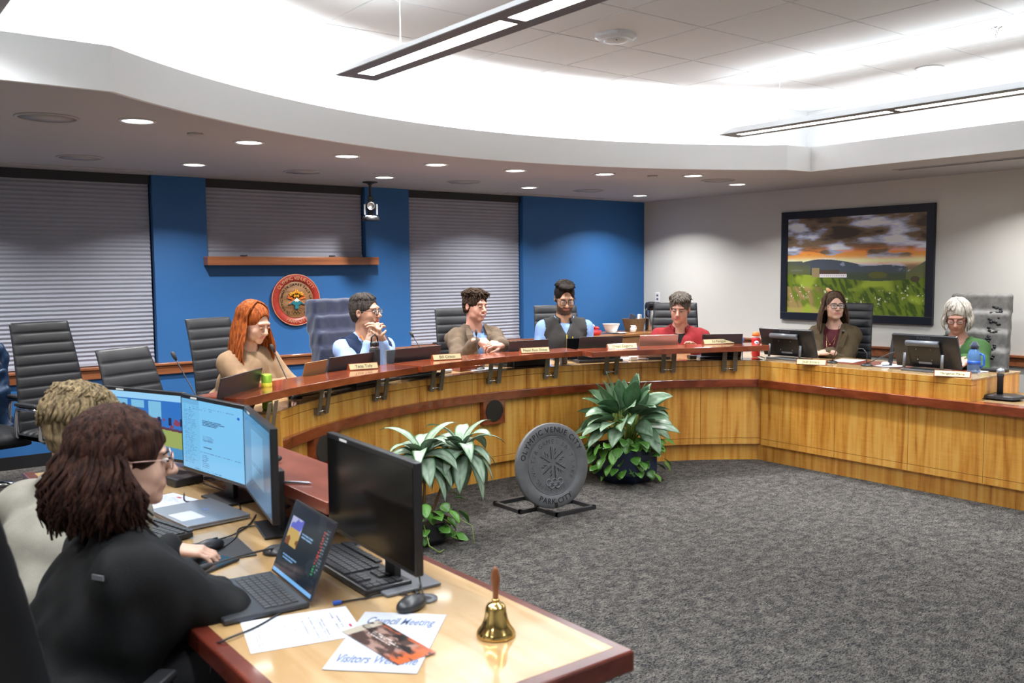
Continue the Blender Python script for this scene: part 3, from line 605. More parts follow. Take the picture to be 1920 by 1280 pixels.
# chair rail and ledge
m = MB(); m.bb(XL, 6.6, YB-.028, YB+.03, .775, .865); m.bb(XL, 6.6, YB-.045, YB+.12, .85, .872); struct('trim_1', m, 'oaktrim', .004)
m = MB(); m.bb(2.69, 4.35, YB-.11, YB+.11, 1.69, 1.765); struct('trim_2', m, 'oaktrim', .004)
m = MB(); m.bb(XR-.028, XR, YN, YB, .775, .865); m.bb(XR-.045, XR, YN, YB, .85, .872); o = struct('trim_3', m, 'oaktrim', .004)
m = MB(); m.bb(XL, XR, YB-.012, YB, ZD, ZD+.1); struct('baseboard_back', m, 'black'); m = MB(); m.bb(XR-.012, XR, YN, YB-.012, .0, .22); struct('baseboard_right', m, 'black')
# soffit, fascia, cove, upper ceiling
FP = fpath(0, 48); FX1, FX2, FYL = 6.46, 6.75, 4.38
path = [(XL+.8, FYL)]+FP+[(FX2, 4.60), (FX2, -.6)]
def offs(P, d):
    out = []
    for i, p in enumerate(P):
        a = V(P[max(i-1, 0)]); c = V(P[min(i+1, len(P)-1)]); t1 = (V(p)-a); t2 = (c-V(p))
        t1 = t1.normalized() if t1.length > 1e-6 else t2.normalized(); t2 = t2.normalized() if t2.length > 1e-6 else t1
        n1 = V((-t1.y, t1.x)); n2 = V((-t2.y, t2.x)); nb = (n1+n2).normalized(); k = d/max(.4, nb.dot(n1)); out.append((p[0]+nb.x*k, p[1]+nb.y*k))
    return out
op = offs(path, .025); lo = [(XL-.15, op[0][1])]+[p for p in op[1:-1]]; up = [(p[0], YB+.15) for p in lo]
m = MB(); m.strip(lo, up, ZS, ZS+.02); m.bb(lo[-1][0], XR+.15, YN-.15, YB+.15, ZS, ZS+.02); m.bb(XL-.15, XL+.77, YN-.15, lo[0][1], ZS, ZS+.02); m.bb(XL+.77, lo[-1][0], YN-.15, -.64, ZS, ZS+.02)
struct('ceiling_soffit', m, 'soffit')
m = MB(); m.strip(path, op, ZS-.001, 2.64); m.bb(XL+.78, XL+.8, -.6, FYL, ZS+.021, 2.64); m.bb(XL+.8, FX2, -.62, -.6, ZS+.021, 2.64); struct('ceiling_fascia', m, 'whiteceil')
CW = [(XL+.5, 4.76), (1.14, 4.76)]+[p for p in fpath(.34, 48) if p[0] > 1.15]
CW = [p for p in CW if p[0] < 6.63]+[(6.65, 4.93), (7.17, 4.93), (7.17, -.9)]
m = MB(); m.strip(CW, offs(CW, .05), ZS+.02, ZC); m.bb(XL+.45, XL+.5, -.9, 4.76, ZS, ZC); m.bb(XL+.5, 7.2, -.95, -.9, ZS, ZC); struct('wall_cove', m, 'whiteceil')
m = MB()    # ceiling tiles in a 0.6 m grid, with thin tee bars between
gx0, gy0, g = -1.83, -1.22, .6
m.bb(XL, 7.5, -1.2, 6.1, ZC+.006, ZC+.03, 0)
i = 0
while gx0+i*g < 7.3:
    x = gx0+i*g; j = 0
    while gy0+j*g < 6.0:
        y = gy0+j*g; m.bb(x+.006, x+g-.006, y+.006, y+g-.006, ZC, ZC+.006, 1); j += 1
    i += 1
struct('ceiling', m, ['whiteceil', 'whiteceil'])
# ================================================================= ceiling fittings
def downlight(x, y, z, lab):
    t = thing('recessed_downlight', lab, 'ceiling light', (x, y, z), 'round recessed downlights')
    m = MB(); m.lathe([(.095, z), (.095, z-.006), (.082, z-.008), (.074, z-.002), (.074, z)], (x, y, 0), 28); mk('trim_ring', m, 'lamptrim', t)
    m = MB(); m.lathe([(.0001, z-.004), (.072, z-.004), (.072, z-.0005), (.0001, z-.0005)], (x, y, 0), 28); mk('lens', m, 'lamp', t)
DLL = ['nearest recessed downlight by the angled fascia corner at left', 'recessed downlight along the curve, second from the fascia corner', 'recessed downlight just above the blue wall strip between left windows',
       'recessed downlight along the curve, third from the left', 'recessed downlight beside the ceiling camera mount', 'recessed downlight in the curved row, near the middle of the curve',
       'recessed downlight in the curved row, above the tall middle shade', 'recessed downlight close to the slot vent above the right window shade', 'recessed downlight in the curved row, above the blue wall section',
       'recessed downlight nearest the corner of blue and white walls', 'recessed downlight left of the round speaker near the fascia jog', 'recessed downlight nearest the fascia jog, above the white wall']
for (x, y), lb in zip(DL[:12], DLL): downlight(x, y, ZS, lb)
downlight(6.3, 3.35, ZC, 'recessed downlight in the upper tiled ceiling')
SPL = ['large round ceiling speaker at the far left of the soffit', 'round ceiling speaker just above the left window shade', 'round ceiling speaker above the short middle shade', 'round ceiling speaker above the tall right window shade',
       'round ceiling speaker above the blue wall by the slot vent', 'round ceiling speaker near the white wall between two downlights']
for (x, y), lb in zip([(1.02, 5.29), (1.54, 6.95), (3.22, 6.96), (4.8, 6.94), (6.38, 6.98), (6.69, 5.54)], SPL):
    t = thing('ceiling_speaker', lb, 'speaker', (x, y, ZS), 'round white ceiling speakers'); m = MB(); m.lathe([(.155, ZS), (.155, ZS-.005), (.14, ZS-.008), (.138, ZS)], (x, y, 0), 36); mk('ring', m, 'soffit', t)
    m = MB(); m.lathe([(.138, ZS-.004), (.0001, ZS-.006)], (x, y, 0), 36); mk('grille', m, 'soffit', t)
for (x, y), lb in zip([(1.83, 5.41), (5.86, 5.58)], ['small round cap on the soffit between the two left downlights', 'small round cap on the soffit near the right downlights']):
    m = MB(); m.lathe([(.045, ZS), (.045, ZS-.012), (.0001, ZS-.014)], (x, y, 0), 20); solo('sprinkler_cap', m, 'soffit', lb, 'sprinkler cover', (x, y, ZS), 'sprinkler caps')
for (x0, x1, y0, y1), lb in zip([(-.2, 2.2, 7.56, 7.64), (5.85, 7.2, 7.63, 7.71), (7.22, 7.30, .8, 4.12)], ['long slot air vent above the left window', 'slot air vent above the right window and blue wall', 'slot air vent along the soffit by the white wall']):
    t = thing('slot_vent', lb, 'air vent', ((x0+x1)/2, (y0+y1)/2, ZS), 'slot air vents'); m = MB()
    m.bb(x0-.01, x1+.01, y0-.01, y0+.008, ZS-.006, ZS); m.bb(x0-.01, x1+.01, y1-.008, y1+.01, ZS-.006, ZS); m.bb(x0-.01, x0+.008, y0, y1, ZS-.006, ZS); m.bb(x1-.008, x1+.01, y0, y1, ZS-.006, ZS)
    mk('frame', m, 'soffit', t); m = MB(); m.bb(x0, x1, y0, y1, ZS-.002, ZS-.0005); mk('slot', m, 'darkrail' if x0 > 7 else 'grille', t)
PL = ['nearest linear pendant light, running across the top of the picture', 'far linear pendant light by the right fascia', 'linear pendant light at the extreme upper left edge']
for k, (x0, x1, ye, yn) in enumerate(PEND):
    t = thing('linear_pendant_light', PL[k], 'pendant light', ((x0+x1)/2, (ye+yn)/2, 2.62), 'linear pendant lights')
    xc = (x0+x1)/2; w = (x1-x0)/2; z = 2.62; m = MB(); y = ye-.1; cuts = []
    while y-1.2 > yn-.2: cuts.append((y-1.2, y)); y -= 1.25
    lw = w*.40
    m.bb(x0, xc-lw, yn, ye, z, z+.004); m.bb(xc+lw, x1, yn, ye, z, z+.004); ys = [ye]+[c for a, b_ in cuts for c in (b_, a)]+[yn]
    for a, b_ in zip(ys[1::2]+[yn], ys[0::2]): pass
    edges = [(cuts[0][1], ye)]+[(cuts[i+1][1], cuts[i][0]) for i in range(len(cuts)-1)]+[(yn, cuts[-1][0])]
    for a, b_ in edges: m.bb(xc-lw, xc+lw, a, b_, z, z+.004)
    mk('underside', m, 'fixture', t)
    m = MB(); q = w*.5       # shallow sloping white housing
    vs = [(x0, yn, z+.004), (x1, yn, z+.004), (x1, ye, z+.004), (x0, ye, z+.004), (xc-q, yn, z+.05), (xc+q, yn, z+.05), (xc+q, ye-.08, z+.05), (xc-q, ye-.08, z+.05)]
    m.add(vs, [(0, 1, 5, 4), (1, 2, 6, 5), (2, 3, 7, 6), (3, 0, 4, 7), (4, 5, 6, 7)]); mk('housing', m, 'fixwhite', t)
    for a, b_ in cuts: m = MB(); m.bb(xc-lw, xc+lw, a, b_, z+.0015, z+.0035); mk('light_lens', m, 'lamp', t)
    for yy in (ye-.45, yn+.4): m = MB(); m.tube([(xc, yy, z+.05), (xc, yy, ZC)], .0035, 6); m.lathe([(.02, ZC-.001), (.02, ZC-.01), (.006, ZC-.03), (.003, ZC-.03)], (xc, yy, 0), 12); mk('suspension_cable', m, 'fixwhite', t)
# occupancy sensor, sprinkler, outlet
x, y = 3.88, 4.0
t = thing('motion_sensor', 'white dome motion sensor on the tiled ceiling', 'sensor', (x, y, ZC)); m = MB()
R4 = Matrix.Rotation(rad(20), 3, 'Z'); pr = [V((.11*math.cos(q)**1 if 0 else .115*math.copysign(abs(math.cos(q))**.7, math.cos(q)), .115*math.copysign(abs(math.sin(q))**.7, math.sin(q)), 0)) for q in [2*math.pi*i/28 for i in range(28)]]
vs = []
for s_, zz in ((1, 0), (1, -.018), (.82, -.034)): vs += [R4 @ (p*s_)+V((x, y, ZC+zz)) for p in pr]
m.add(vs, [(i*28+k, (i+1)*28+k, (i+1)*28+(k+1) % 28, i*28+(k+1) % 28) for i in range(2) for k in range(28)]+[tuple(56+k for k in range(28))[::-1]]); mk('housing', m, 'fixwhite', t)
m = MB(); m.ball((x, y, ZC-.03), (.075, .075, .022), 20); mk('dome_lens', m, 'white', t); m = MB(); m.ball((x-.04, y-.05, ZC-.045), .004, 8); mk('indicator', m, 'blue', t)
x, y = 5.57, 2.56; t = thing('fire_sprinkler', 'small chrome fire sprinkler on the tiled ceiling at upper right', 'sprinkler', (x, y, ZC)); m = MB()
m.lathe([(.035, ZC), (.033, ZC-.008), (.012, ZC-.012), (.010, ZC-.03), (.0001, ZC-.03)], (x, y, 0), 16); m.tube([(x-.01, y, ZC-.03), (x-.014, y, ZC-.045), (x, y, ZC-.06)], .003, 6); m.tube([(x+.01, y, ZC-.03), (x+.014, y, ZC-.045), (x, y, ZC-.06)], .003, 6)
mk('body', m, 'chrome', t); m = MB(); m.lathe([(.02, ZC-.06), (.02, ZC-.063)], (x, y, 0), 14); mk('deflector', m, 'steel', t)
for yy, zz, lb in ((7.62, 1.29, 'small white wall plate high on the white wall near the corner'), (7.1, 1.24, 'white wall outlet plate above the chair with the red jacketed person')):
    t = thing('outlet_plate', lb, 'wall outlet', (XR, yy, zz), 'wall plates'); m = MB(); m.bb(XR-.007, XR, yy-.036, yy+.036, zz-.058, zz+.058); mk('plate', m, 'white', t, .002)
    for dz in (-.022, .022): m = MB(); m.bb(XR-.009, XR-.006, yy-.015, yy+.015, zz+dz-.012, zz+dz+.012); mk('socket', m, 'greyplastic', t)
# ptz camera hanging from the soffit
cx, cy_ = 4.08, 7.40; t = thing('ptz_camera', 'black video camera hanging from the soffit on a thin pole', 'camera', (cx, cy_, ZS)); m = MB()
m.lathe([(.07, ZS), (.07, ZS-.008), (.03, ZS-.016), (.012, ZS-.03), (.012, 2.12)], (cx, cy_, 0), 24); mk('mount_pole', m, 'black', t)
u_ = V((-.45, -.89, 0)).normalized(); Rz = Matrix.Rotation(math.atan2(u_.y, u_.x)-math.pi/2, 3, 'Z')
m = MB(); b0 = V((cx, cy_, 2.14))+u_*.05; m.box(V((cx, cy_, 2.22)), (.05, .03, .18), M=Rz); mk('back_bracket', m, 'black', t, .004)
m = MB(); m.lathe([(.078, 2.085), (.078, 2.11), (.07, 2.125), (.03, 2.13)], (b0.x, b0.y, 0), 24); mk('base', m, 'plastic', t)
sd = Rz @ V((1, 0, 0))
for s_ in (-1, 1): m = MB(); m.box(b0+sd*.055*s_+V((0, 0, .045)), (.018, .07, .10), M=Rz); mk('yoke_arm', m, 'greyplastic', t, .006)
m = MB(); m.ball(b0+V((0, 0, .075)), (.05, .05, .052), 20); mk('head', m, 'plastic', t)
m = MB(); M3 = u_.to_track_quat('Z', 'Y').to_matrix(); m.lathe([(.036, 0), (.036, .03), (.03, .032), (.026, .02), (.0001, .02)], b0+V((0, 0, .075))+u_*.035, 20, M=M3); mk('lens_barrel', m, 'steel', t)
m = MB(); textmesh('PTZOptics', .022, frame(b0+u_*.0785+V((0, 0, .012-.03)), -sd, (0, 0, 1)), mb=m); mk('lettering', m, 'white', t)
# ================================================================= DAIS DESK
def ang(p): return math.atan2(p[1]-AC[1], p[0]-AC[0])
def seams(n): return [A0+(A1-A0)*i/n for i in range(n+1)]
def pcurve(mb, a, b_, r0, r1, z0, z1, gap=.0018):
    g_ = gap/r0; mb.arc(AC, r0, r1, a-g_, b_+g_, z0, z1, 5)
t = thing('curved_dais_desk', 'long curved honey wood council desk with dark cherry rail', 'desk', (AC[0], AC[1]+3.2, 0))
m = MB(); m.arc(AC, 3.27, 3.30, A0, A1, .0, .84, 48); mk('core', m, 'darkgap', t)
m = MB(); m.arc(AC, 3.255, 3.272, A0, A1, .0, .138, 48); mk('toe_kick', m, 'honey', t)
S = seams(9)
for i in range(9):
    m = MB()
    for z0, z1 in ((.143, .192), (.195, .64)): pcurve(m, S[i], S[i+1], 3.215, 3.272, z0, z1)
    mk('front_panel', m, 'honey', t)
S = seams(9)
for i in range(9):
    m = MB()
    for z0, z1 in ((.70, .808), (.811, .853)): pcurve(m, S[i], S[i+1], 3.20, 3.272, z0, z1)
    mk('upper_panel', m, 'honey', t)
m = MB(); m.arc(AC, 3.165, 3.275, A0, A1, .635, .70, 48); mk('rail', m, 'cherry', t, .004)
m = MB(); m.arc(AC, 3.205, 3.92, A0, A1, .845, .857, 48); mk('worktop', m, 'maple', t, .002)
m = MB(); m.arc(AC, 3.90, 3.94, A0, A1, .80, .8575, 48); mk('back_edge', m, 'cherry', t, .003)
m = MB(); a_ = A0+.004; m.strip([pol(3.17, A0), pol(3.9, A0)], [pol(3.17, A0+.007), pol(3.9, A0+.007)], 0, .845); mk('end_panel', m, 'honey', t)
for u in (921, 597):
    p = arcpt(u, 775 if u > 800 else 842, 3.2); a = ang(p); w = .105/3.2
    m = MB(); m.arc(AC, 3.168, 3.218, a+w, a-w, .455, .66, 4); o = mk('speaker_panel', m, 'cherry', t, .003)
    n_ = V((-math.cos(a), -math.sin(a), 0)); c_ = V((AC[0]+3.166*math.cos(a), AC[1]+3.166*math.sin(a), .56)); M3 = n_.to_track_quat('Z', 'Y').to_matrix()
    m = MB(); m.lathe([(.083, -.004), (.083, .003), (.078, .004), (.0001, .002)], c_, 28, M=M3); mk('grille', m, 'speakergrille', o)
# right wing
WX = 6.27; t = thing('straight_dais_desk', 'straight honey wood wing of the council desk along the right', 'desk', (WX+.3, 3.2, 0))
ye = 4.78; m = MB(); m.bb(WX+.06, WX+.09, 1.0, ye, 0, .69); m.bb(WX+.06, WX+.09, 3.0, ye, .69, .84); mk('core', m, 'darkgap', t)
m = MB(); m.bb(WX+.045, WX+.062, 1.0, ye+.03, 0, .138); mk('toe_kick', m, 'honey', t)
ys = [4.715, 4.02, 3.42, 2.88, 2.3, 1.7, 1.0]
for a, b_ in zip(ys, ys[1:]):
    m = MB(); m.bb(WX, WX+.06, b_+.0018, a-.0018, .143, .192); m.bb(WX, WX+.06, b_+.0018, a-.0018, .195, .64); mk('front_panel', m, 'honey', t)
for a, b_ in ((4.715, 4.02), (4.02, 3.42), (3.42, 2.97)):
    m = MB(); m.bb(WX-.015, WX+.06, b_+.001, a-.001, .70, .808); m.bb(WX-.015, WX+.06, b_+.001, a-.001, .811, .853); mk('upper_panel', m, 'honey', t)
m = MB(); m.bb(WX+.061, 6.99, 2.97, 2.99, .70, .845); mk('end_panel', m, 'honey', t)
m = MB(); m.bb(WX-.05, WX+.062, 1.0, 4.71, .635, .70); mk('rail', m, 'cherry', t, .004)
m = MB(); m.bb(WX-.012, 7.0, 2.965, 4.80, .845, .857); m.prism([(6.262, 4.70), (7.0, 4.80), pol(3.93, A1), (6.5, 4.85)], .846, .8565); mk('worktop', m, 'maple', t, .002)
m = MB(); m.bb(WX+.25, WX+.62, 3.2, 4.35, .8572, .8588); mk('leather_inlay', m, 'redtop', t)
m = MB(); m.bb(WX+.06, 7.0, 1.0, 2.97, .688, .6995); mk('lower_top', m, 'maple', t)
# transaction shelves on bronze brackets
SH = [([(1.71, 4.45), (2.12, 4.72), (2.67, 4.99), (3.2, 5.19)], [(1.55, 4.72), (1.97, 5.0), (2.55, 5.28), (3.14, 5.50)], 'left cherry wood shelf raised over the curved desk'),
      ([(3.235, 5.2), (3.81, 5.34), (4.34, 5.38), (4.83, 5.35)], [(3.19, 5.50), (3.79, 5.645), (4.35, 5.68), (4.90, 5.64)], 'middle cherry wood shelf raised over the curved desk'),
      ([(4.79, 5.20), (5.22, 5.09), (5.65, 4.93), (6.30, 4.66)], [(4.90, 5.50), (5.30, 5.38), (5.74, 5.22), (6.44, 4.93)], 'right cherry wood shelf raised over the curved desk')]
def dens(P, n=16):
    out = []
    for i in range(n+1):
        s_ = i/n*(len(P)-1); k = min(int(s_), len(P)-2); f_ = s_-k; g = lambda j: V(P[max(0, min(len(P)-1, j))])
        p0, p1, p2, p3 = g(k-1), g(k), g(k+1), g(k+2)
        q = .5*((2*p1)+(p2-p0)*f_+(2*p0-5*p1+4*p2-p3)*f_**2+(3*p1-p0-3*p2+p3)*f_**3); out.append((q.x, q.y))
    return out
shelves = []
for F_, B_, lb in SH:
    t = thing('transaction_shelf', lb, 'shelf', ((F_[1][0]+F_[2][0])/2, (F_[1][1]+F_[2][1])/2+.15, .94), 'raised cherry shelves on the council desk')
    m = MB(); m.strip(dens(F_), dens(B_), .94, .985); mk('top', m, 'cherry', t, .003); shelves.append(t)
for u, si in ((500, 0), (602, 0), (712, 0), (817, 1), (925, 1), (1032, 1), (1145, 2), (1252, 2), (1367, 2)):
    p = arcpt(u, 700, 3.175); a = ang(p); er = V((math.cos(a), math.sin(a), 0)); et = V((-er.y, er.x, 0)); c_ = V((AC[0], AC[1], 0))+er*3.175
    Rz = Matrix.Rotation(a, 3, 'Z')
    for s_ in (-1, 1):
        m = MB(); b_ = c_+et*.045*s_
        m.add([b_+et*e*.019+er*w+V((0, 0, z)) for z, w0 in ((.94, -.03), (.765, .0)) for w in (w0-.004, w0+.004) for e in (-1, 1)], [(0, 1, 3, 2), (4, 6, 7, 5), (0, 4, 5, 1), (2, 3, 7, 6), (0, 2, 6, 4), (1, 5, 7, 3)])
        m.box(b_+er*.012+V((0, 0, .79)), (.03, .03, .035), M=Rz)
        br = mk('bracket', m, 'bronze', shelves[si])
        m = MB(); b2 = c_+er*.20+et*.045*s_; m.box(b2+V((0, 0, .899)), (.008, .032, .084), M=Rz); mk('post', m, 'bronze', shelves[si])
    m = MB(); m.tube([c_-et*.05+er*-.004+V((0, 0, .79)), c_+et*.05+er*-.004+V((0, 0, .79))], .006, 8); mk('rod', m, 'chrome', br)
# near desk (clerks)
t = thing('clerk_desk', 'pale maple desk with dark red edging in the foreground', 'desk', (1.1, 2.9, 0))
m = MB(); m.bb(.74, 1.44, 1.49, 4.45, .71, .7405); mk('inlaid_top', m, 'maple', t)
m = MB(); m.prism([(.70, 1.45), (1.47, 1.45), (1.47, 4.5), (1.43, 4.5), (1.43, 1.50), (.75, 1.50), (.75, 4.5), (.70, 4.5)], .688, .74); mk('edge_band', m, 'mahogany', t, .006)
m = MB(); m.bb(.76, 1.45, 1.50, 4.5, .655, .69); m.bb(1.39, 1.42, 1.56, 4.5, .0, .66); mk('apron', m, 'mahogany', t, .003); m = MB(); m.bb(.80, 1.39, 1.56, 1.59, 0, .655); mk('end_panel', m, 'mahogany', t)
for x, y in ((1.34, 2.60), (1.36, 3.2)):
    m = MB(); m.lathe([(.034, .7405), (.034, .743), (.014, .743), (.014, .741)], (x, y, 0), 22); mk('grommet', m, 'greyplastic', t)
t = thing('counter_shelf', 'red wood counter shelf raised behind the desk monitors', 'shelf', (1.34, 3.4, .87))
m = MB(); m.bb(1.235, 1.50, 2.56, 4.35, .865, .905); mk('top', m, 'redtop', t, .003)
m = MB(); m.bb(1.42, 1.45, 2.6, 4.35, .7405, .865); mk('riser', m, 'cherry', t)
for y in (2.68, 2.83): m = MB(); m.bb(1.412, 1.42, y, y+.07, .79, .83); mk('socket_plate', m, 'white', t)
# ================================================================= PEOPLE
def yw(d): return rad(d)
def chest(P, x, z, o=0.): return P['NB']+P['r']*x-P['u']*z+P['f']*o
# 1 auburn haired person
P = person('red', 'person with long auburn hair in a tan sweater, looking down at a laptop', tuple(P3(478, 606, 6.1)), yw(-66), rad(-20), 0, byaw=yw(-72), shw=.16, s=1.04, lean=.20, fem=True, skin='skin_light', eyes='closed', brow='h_auburn', neckf=.03,
           arms={1: dict(w=(2.38, 5.47, .915), curl=.5), -1: dict(w=(2.68, 5.62, .90), d=(.3, -.9, -.1), curl=.4)})
garment(P, 'sweater', 'f_tan', .022, .96, .005, neckr=.062)
S = SDF(.006); hair_cap(S, P['HF'], 1.02, line=.092, back=-.2); mkn('hair_cap', S.mesh(), 'h_auburn', P['t'])
m = MB(); locks(m, P['HF'], 330, (-102, 102), .38, wave=.010, wf=2, r=.0115, seed=3, cut=98, out=.9, vol=1.12, part=.006); mk('hair', m, 'h_auburn', P['t'])
# 2 grey haired person with glasses, clasped hands
hc = P3(706, 621, 6.75)
P = person('m2', 'person in navy vest and pale blue shirt, glasses, clasped hands raised', (3.37, 6.22, 1.315), yw(-60), rad(2), rad(-2), byaw=yw(-86), s=1.12, lean=.12, skin='skin_tan', brow='h_saltdark', build=1.12, hipz=.69,
           arms={1: dict(w=tuple(hc+V((-.045, .03, -.07))), d=(.45, -.1, .9), n=(-.75, -.6, .2), curl=.9, side=-1), -1: dict(w=tuple(hc+V((.065, .03, -.065))), d=(-.45, -.1, .9), n=(.8, -.55, .2), curl=.9, side=1)})
garment(P, 'shirt', 'f_lightblue', .016, .88, .004, neckr=.066, seed=5); garment(P, 'vest', 'f_navy', .026, sleeves=False, vneck=(.075, .20), neckr=.078, noise=.003, seed=6)
collar(P, 'f_lightblue', .070, .046, 1.0)
for q in (-1, 1): ribbon(P, 'lanyard', [chest(P, q*.060, -.012, .045), chest(P, q*.050, .07, .125), chest(P, q*.02, .16, .152), chest(P, 0, .23, .155)], .014, 'orange')
glasses(P['t'], P['HF'], 'black', (.023, .017))
m = MB(); W = P['A'][-1][1]; dd = (P['A'][-1][1]-P['A'][-1][0]).normalized(); m.lathe([(.031, -.011), (.034, -.009), (.034, .009), (.031, .011)], W-dd*.02, 20, M=dd.to_track_quat('Z', 'Y').to_matrix()); mk('wristband', m, 'black', P['t'])
S = SDF(.005); hair_cap(S, P['HF'], 1.0, line=.078, back=-.06); mkn('hair', S.mesh(wrinkle(.0015, (60, 60, 160))), 'h_saltdark', P['t']); strands(P, 'h_saltdark', 200, r=.005, cut=56, vol=1.02, jit=.008)
# 3 smiling person in brown jacket
P = person('m3', 'smiling person in brown jacket and light blue shirt, hands joined', (4.45, 6.28, 1.325), yw(-84), rad(-2), rad(3), byaw=yw(-100), s=1.08, lean=.12, skin='skin_pink', brow='h_brown', smile=1., eyes='closed', build=1.05, hipz=.69,
           arms={1: dict(w=tuple(P3(893, 640, 7.25)), d=(.9, -.25, -.1), n=(-.2, -.55, .8), curl=1.0, side=-1), -1: dict(w=tuple(P3(944, 647, 7.25)), d=(-.85, .2, .12), n=(.2, -.55, .8), curl=1.0, side=1)})
garment(P, 'shirt', 'f_blueshirt', .014, .97, .002, neckr=.060, seed=5); garment(P, 'jacket', 'f_brownjacket', .024, .93, .006, neckr=.078, vneck=(.085, .34), seed=8)
collar(P, 'f_lightblue', .066, .044, 1.1)
for q in (-1, 1): ribbon(P, 'lapel', [chest(P, q*.080, -.030, .035), chest(P, q*.098, .05, .115), chest(P, q*.080, .16, .150), chest(P, q*.03, .33, .160)], [.03, .065, .055, .012], 'f_brownjacket', .006)
S = SDF(.005); hair_cap(S, P['HF'], 1.06, line=.080, back=-.05); mkn('hair', S.mesh(wrinkle(.003, (75, 75, 75), 2)), 'h_brown', P['t']); strands(P, 'h_brown', 240, cut=62, vol=1.10, jit=.05)
# 4 bearded person with glasses and vest
P = person('m4', 'bearded person with black glasses in charcoal zip vest, looking down', (5.31, 6.12, 1.375), yw(-119), rad(-20), 0, byaw=yw(-121), s=1.10, lean=.12, skin='skin_olive', beard=1, eyes='closed', brow='h_dark', build=1.1, hipz=.69)
garment(P, 'shirt', 'f_blueshirt', .018, .95, .004, neckr=.064, seed=9); garment(P, 'vest', 'f_charcoal', .030, sleeves=False, vneck=(.06, .13), neckr=.080, noise=.003, seed=4)
collar(P, 'f_blueshirt', .066, .044, .9); collar(P, 'f_charcoal', .083, .06, 1.1, 'vest_collar')
ribbon(P, 'zipper', [chest(P, -.0, .13, .150), chest(P, 0, .2, .158), chest(P, 0, .32, .155)], .006, 'yellow'); ribbon(P, 'chest_zipper', [chest(P, -.055, .15, .138), chest(P, -.057, .25, .143)], .005, 'yellow')
glasses(P['t'], P['HF'], 'black', (.026, .020), .0022)
S = SDF(.005); hair_cap(S, P['HF'], 1.01, line=.094, back=-.05, sides=.98); R_, O_, s_ = P['HF']; S.ell(O_+R_ @ np.array((0, .030, .112))*s_, np.array((.062, .062, .024))*s_, .02, R=R_); mkn('hair', S.mesh(wrinkle(.002, (90, 40, 60), 7)), 'h_dark', P['t']); strands(P, 'h_dark', 220, r=.007, cut=50, vol=1.10, jit=.02)
# 5 grey haired person in red fleece
P = person('m5', 'grey haired person in a red fleece jacket over black shirt', (6.31, 5.66, 1.262), yw(-149), rad(-12), rad(3), byaw=yw(-138), s=1.10, lean=.16, skin='skin_pink', brow='h_grey', build=1.12, hipz=.69, neckf=.02)
garment(P, 'shirt', 'f_black', .012, .8, .002, neckr=.060, seed=5); garment(P, 'fleece_jacket', 'f_red', .028, .97, .006, neckr=.078, vneck=(.062, .11), seed=11)
collar(P, 'f_red', .080, .062, 1.3); ribbon(P, 'zipper', [chest(P, 0, .12, .150), chest(P, 0, .2, .162), chest(P, 0, .36, .155)], .005, 'f_charcoal')
m = MB(); m.ball(chest(P, -.085, .12, .142), (.014, .014, .018), 10); mk('badge', m, 'f_charcoal', P['t'])
S = SDF(.005); hair_cap(S, P['HF'], 1.05, line=.074, back=-.07); mkn('hair', S.mesh(wrinkle(.003, (60, 60, 60), 3)), 'h_grey', P['t']); strands(P, 'h_grey', 240, cut=66, vol=1.07, jit=.03)
# 6 olive blazer
P = person('w6', 'person with long brown hair, black glasses and olive blazer', (7.16, 4.62, 1.285), yw(-129), rad(4), 0, byaw=yw(-160), shw=.155, s=1.02, lean=.12, fem=True, skin='skin_light', brow='h_brown', hipz=.69,
           arms={1: dict(w=(6.83, 4.42, .905), d=(-.3, .9, -.05), n=(-.3, 0, 1), curl=.5), -1: dict(w=(6.84, 4.50, .90), d=(-.2, .95, .0), curl=.5)})
garment(P, 'blouse', 'f_burgundy', .012, .9, .002, neckr=.070, seed=5); garment(P, 'blazer', 'f_olive', .024, .93, .006, neckr=.085, vneck=(.085, .38), seed=12)
for q in (-1, 1): ribbon(P, 'lapel', [chest(P, q*.082, -.02, .03), chest(P, q*.105, .07, .115), chest(P, q*.085, .17, .155), chest(P, q*.03, .35, .165)], [.03, .07, .06, .012], 'f_olive', .006)
glasses(P['t'], P['HF'], 'black', (.026, .020), .0026, .5)
m = MB(); m.tube([chest(P, -.05, .0, .04), chest(P, -.035, .1, .135), chest(P, 0, .15, .150), chest(P, .035, .1, .135), chest(P, .05, .0, .04)], .0012, 5); m.ball(chest(P, 0, .157, .152), .007, 8)
m.tube([chest(P, -.05, .0, .045), chest(P, -.03, .16, .15), chest(P, 0, .27, .165), chest(P, .03, .16, .15), chest(P, .05, .0, .045)], .0012, 5); m.ball(chest(P, 0, .28, .165), (.004, .004, .014), 8); mk('necklace', m, 'brass', P['t'])
m = MB(); W = P['A'][-1][1]; dd = (P['A'][-1][1]-P['A'][-1][0]).normalized(); m.lathe([(.028, -.009), (.031, -.007), (.031, .007), (.028, .009)], W-dd*.03, 20, M=dd.to_track_quat('Z', 'Y').to_matrix()); m.lathe([(.019, 0), (.019, .006), (.0001, .006)], W-dd*.03+V((-.022, -.012, .016)), 18, M=V((-.6, -.4, .7)).to_track_quat('Z', 'Y').to_matrix(), mi=1); mk('wristwatch', m, ['white', 'black'], P['t'])
S = SDF(.005); hair_cap(S, P['HF'], 1.0, line=.084, back=-.2); mkn('hair_cap', S.mesh(), 'h_ashbrown', P['t'])
m = MB(); locks(m, P['HF'], 300, (-110, 110), .30, wave=.006, wf=2, r=.0085, seed=5, cut=98, out=.7, vol=1.04, part=-.012); mk('hair', m, 'h_ashbrown', P['t'])
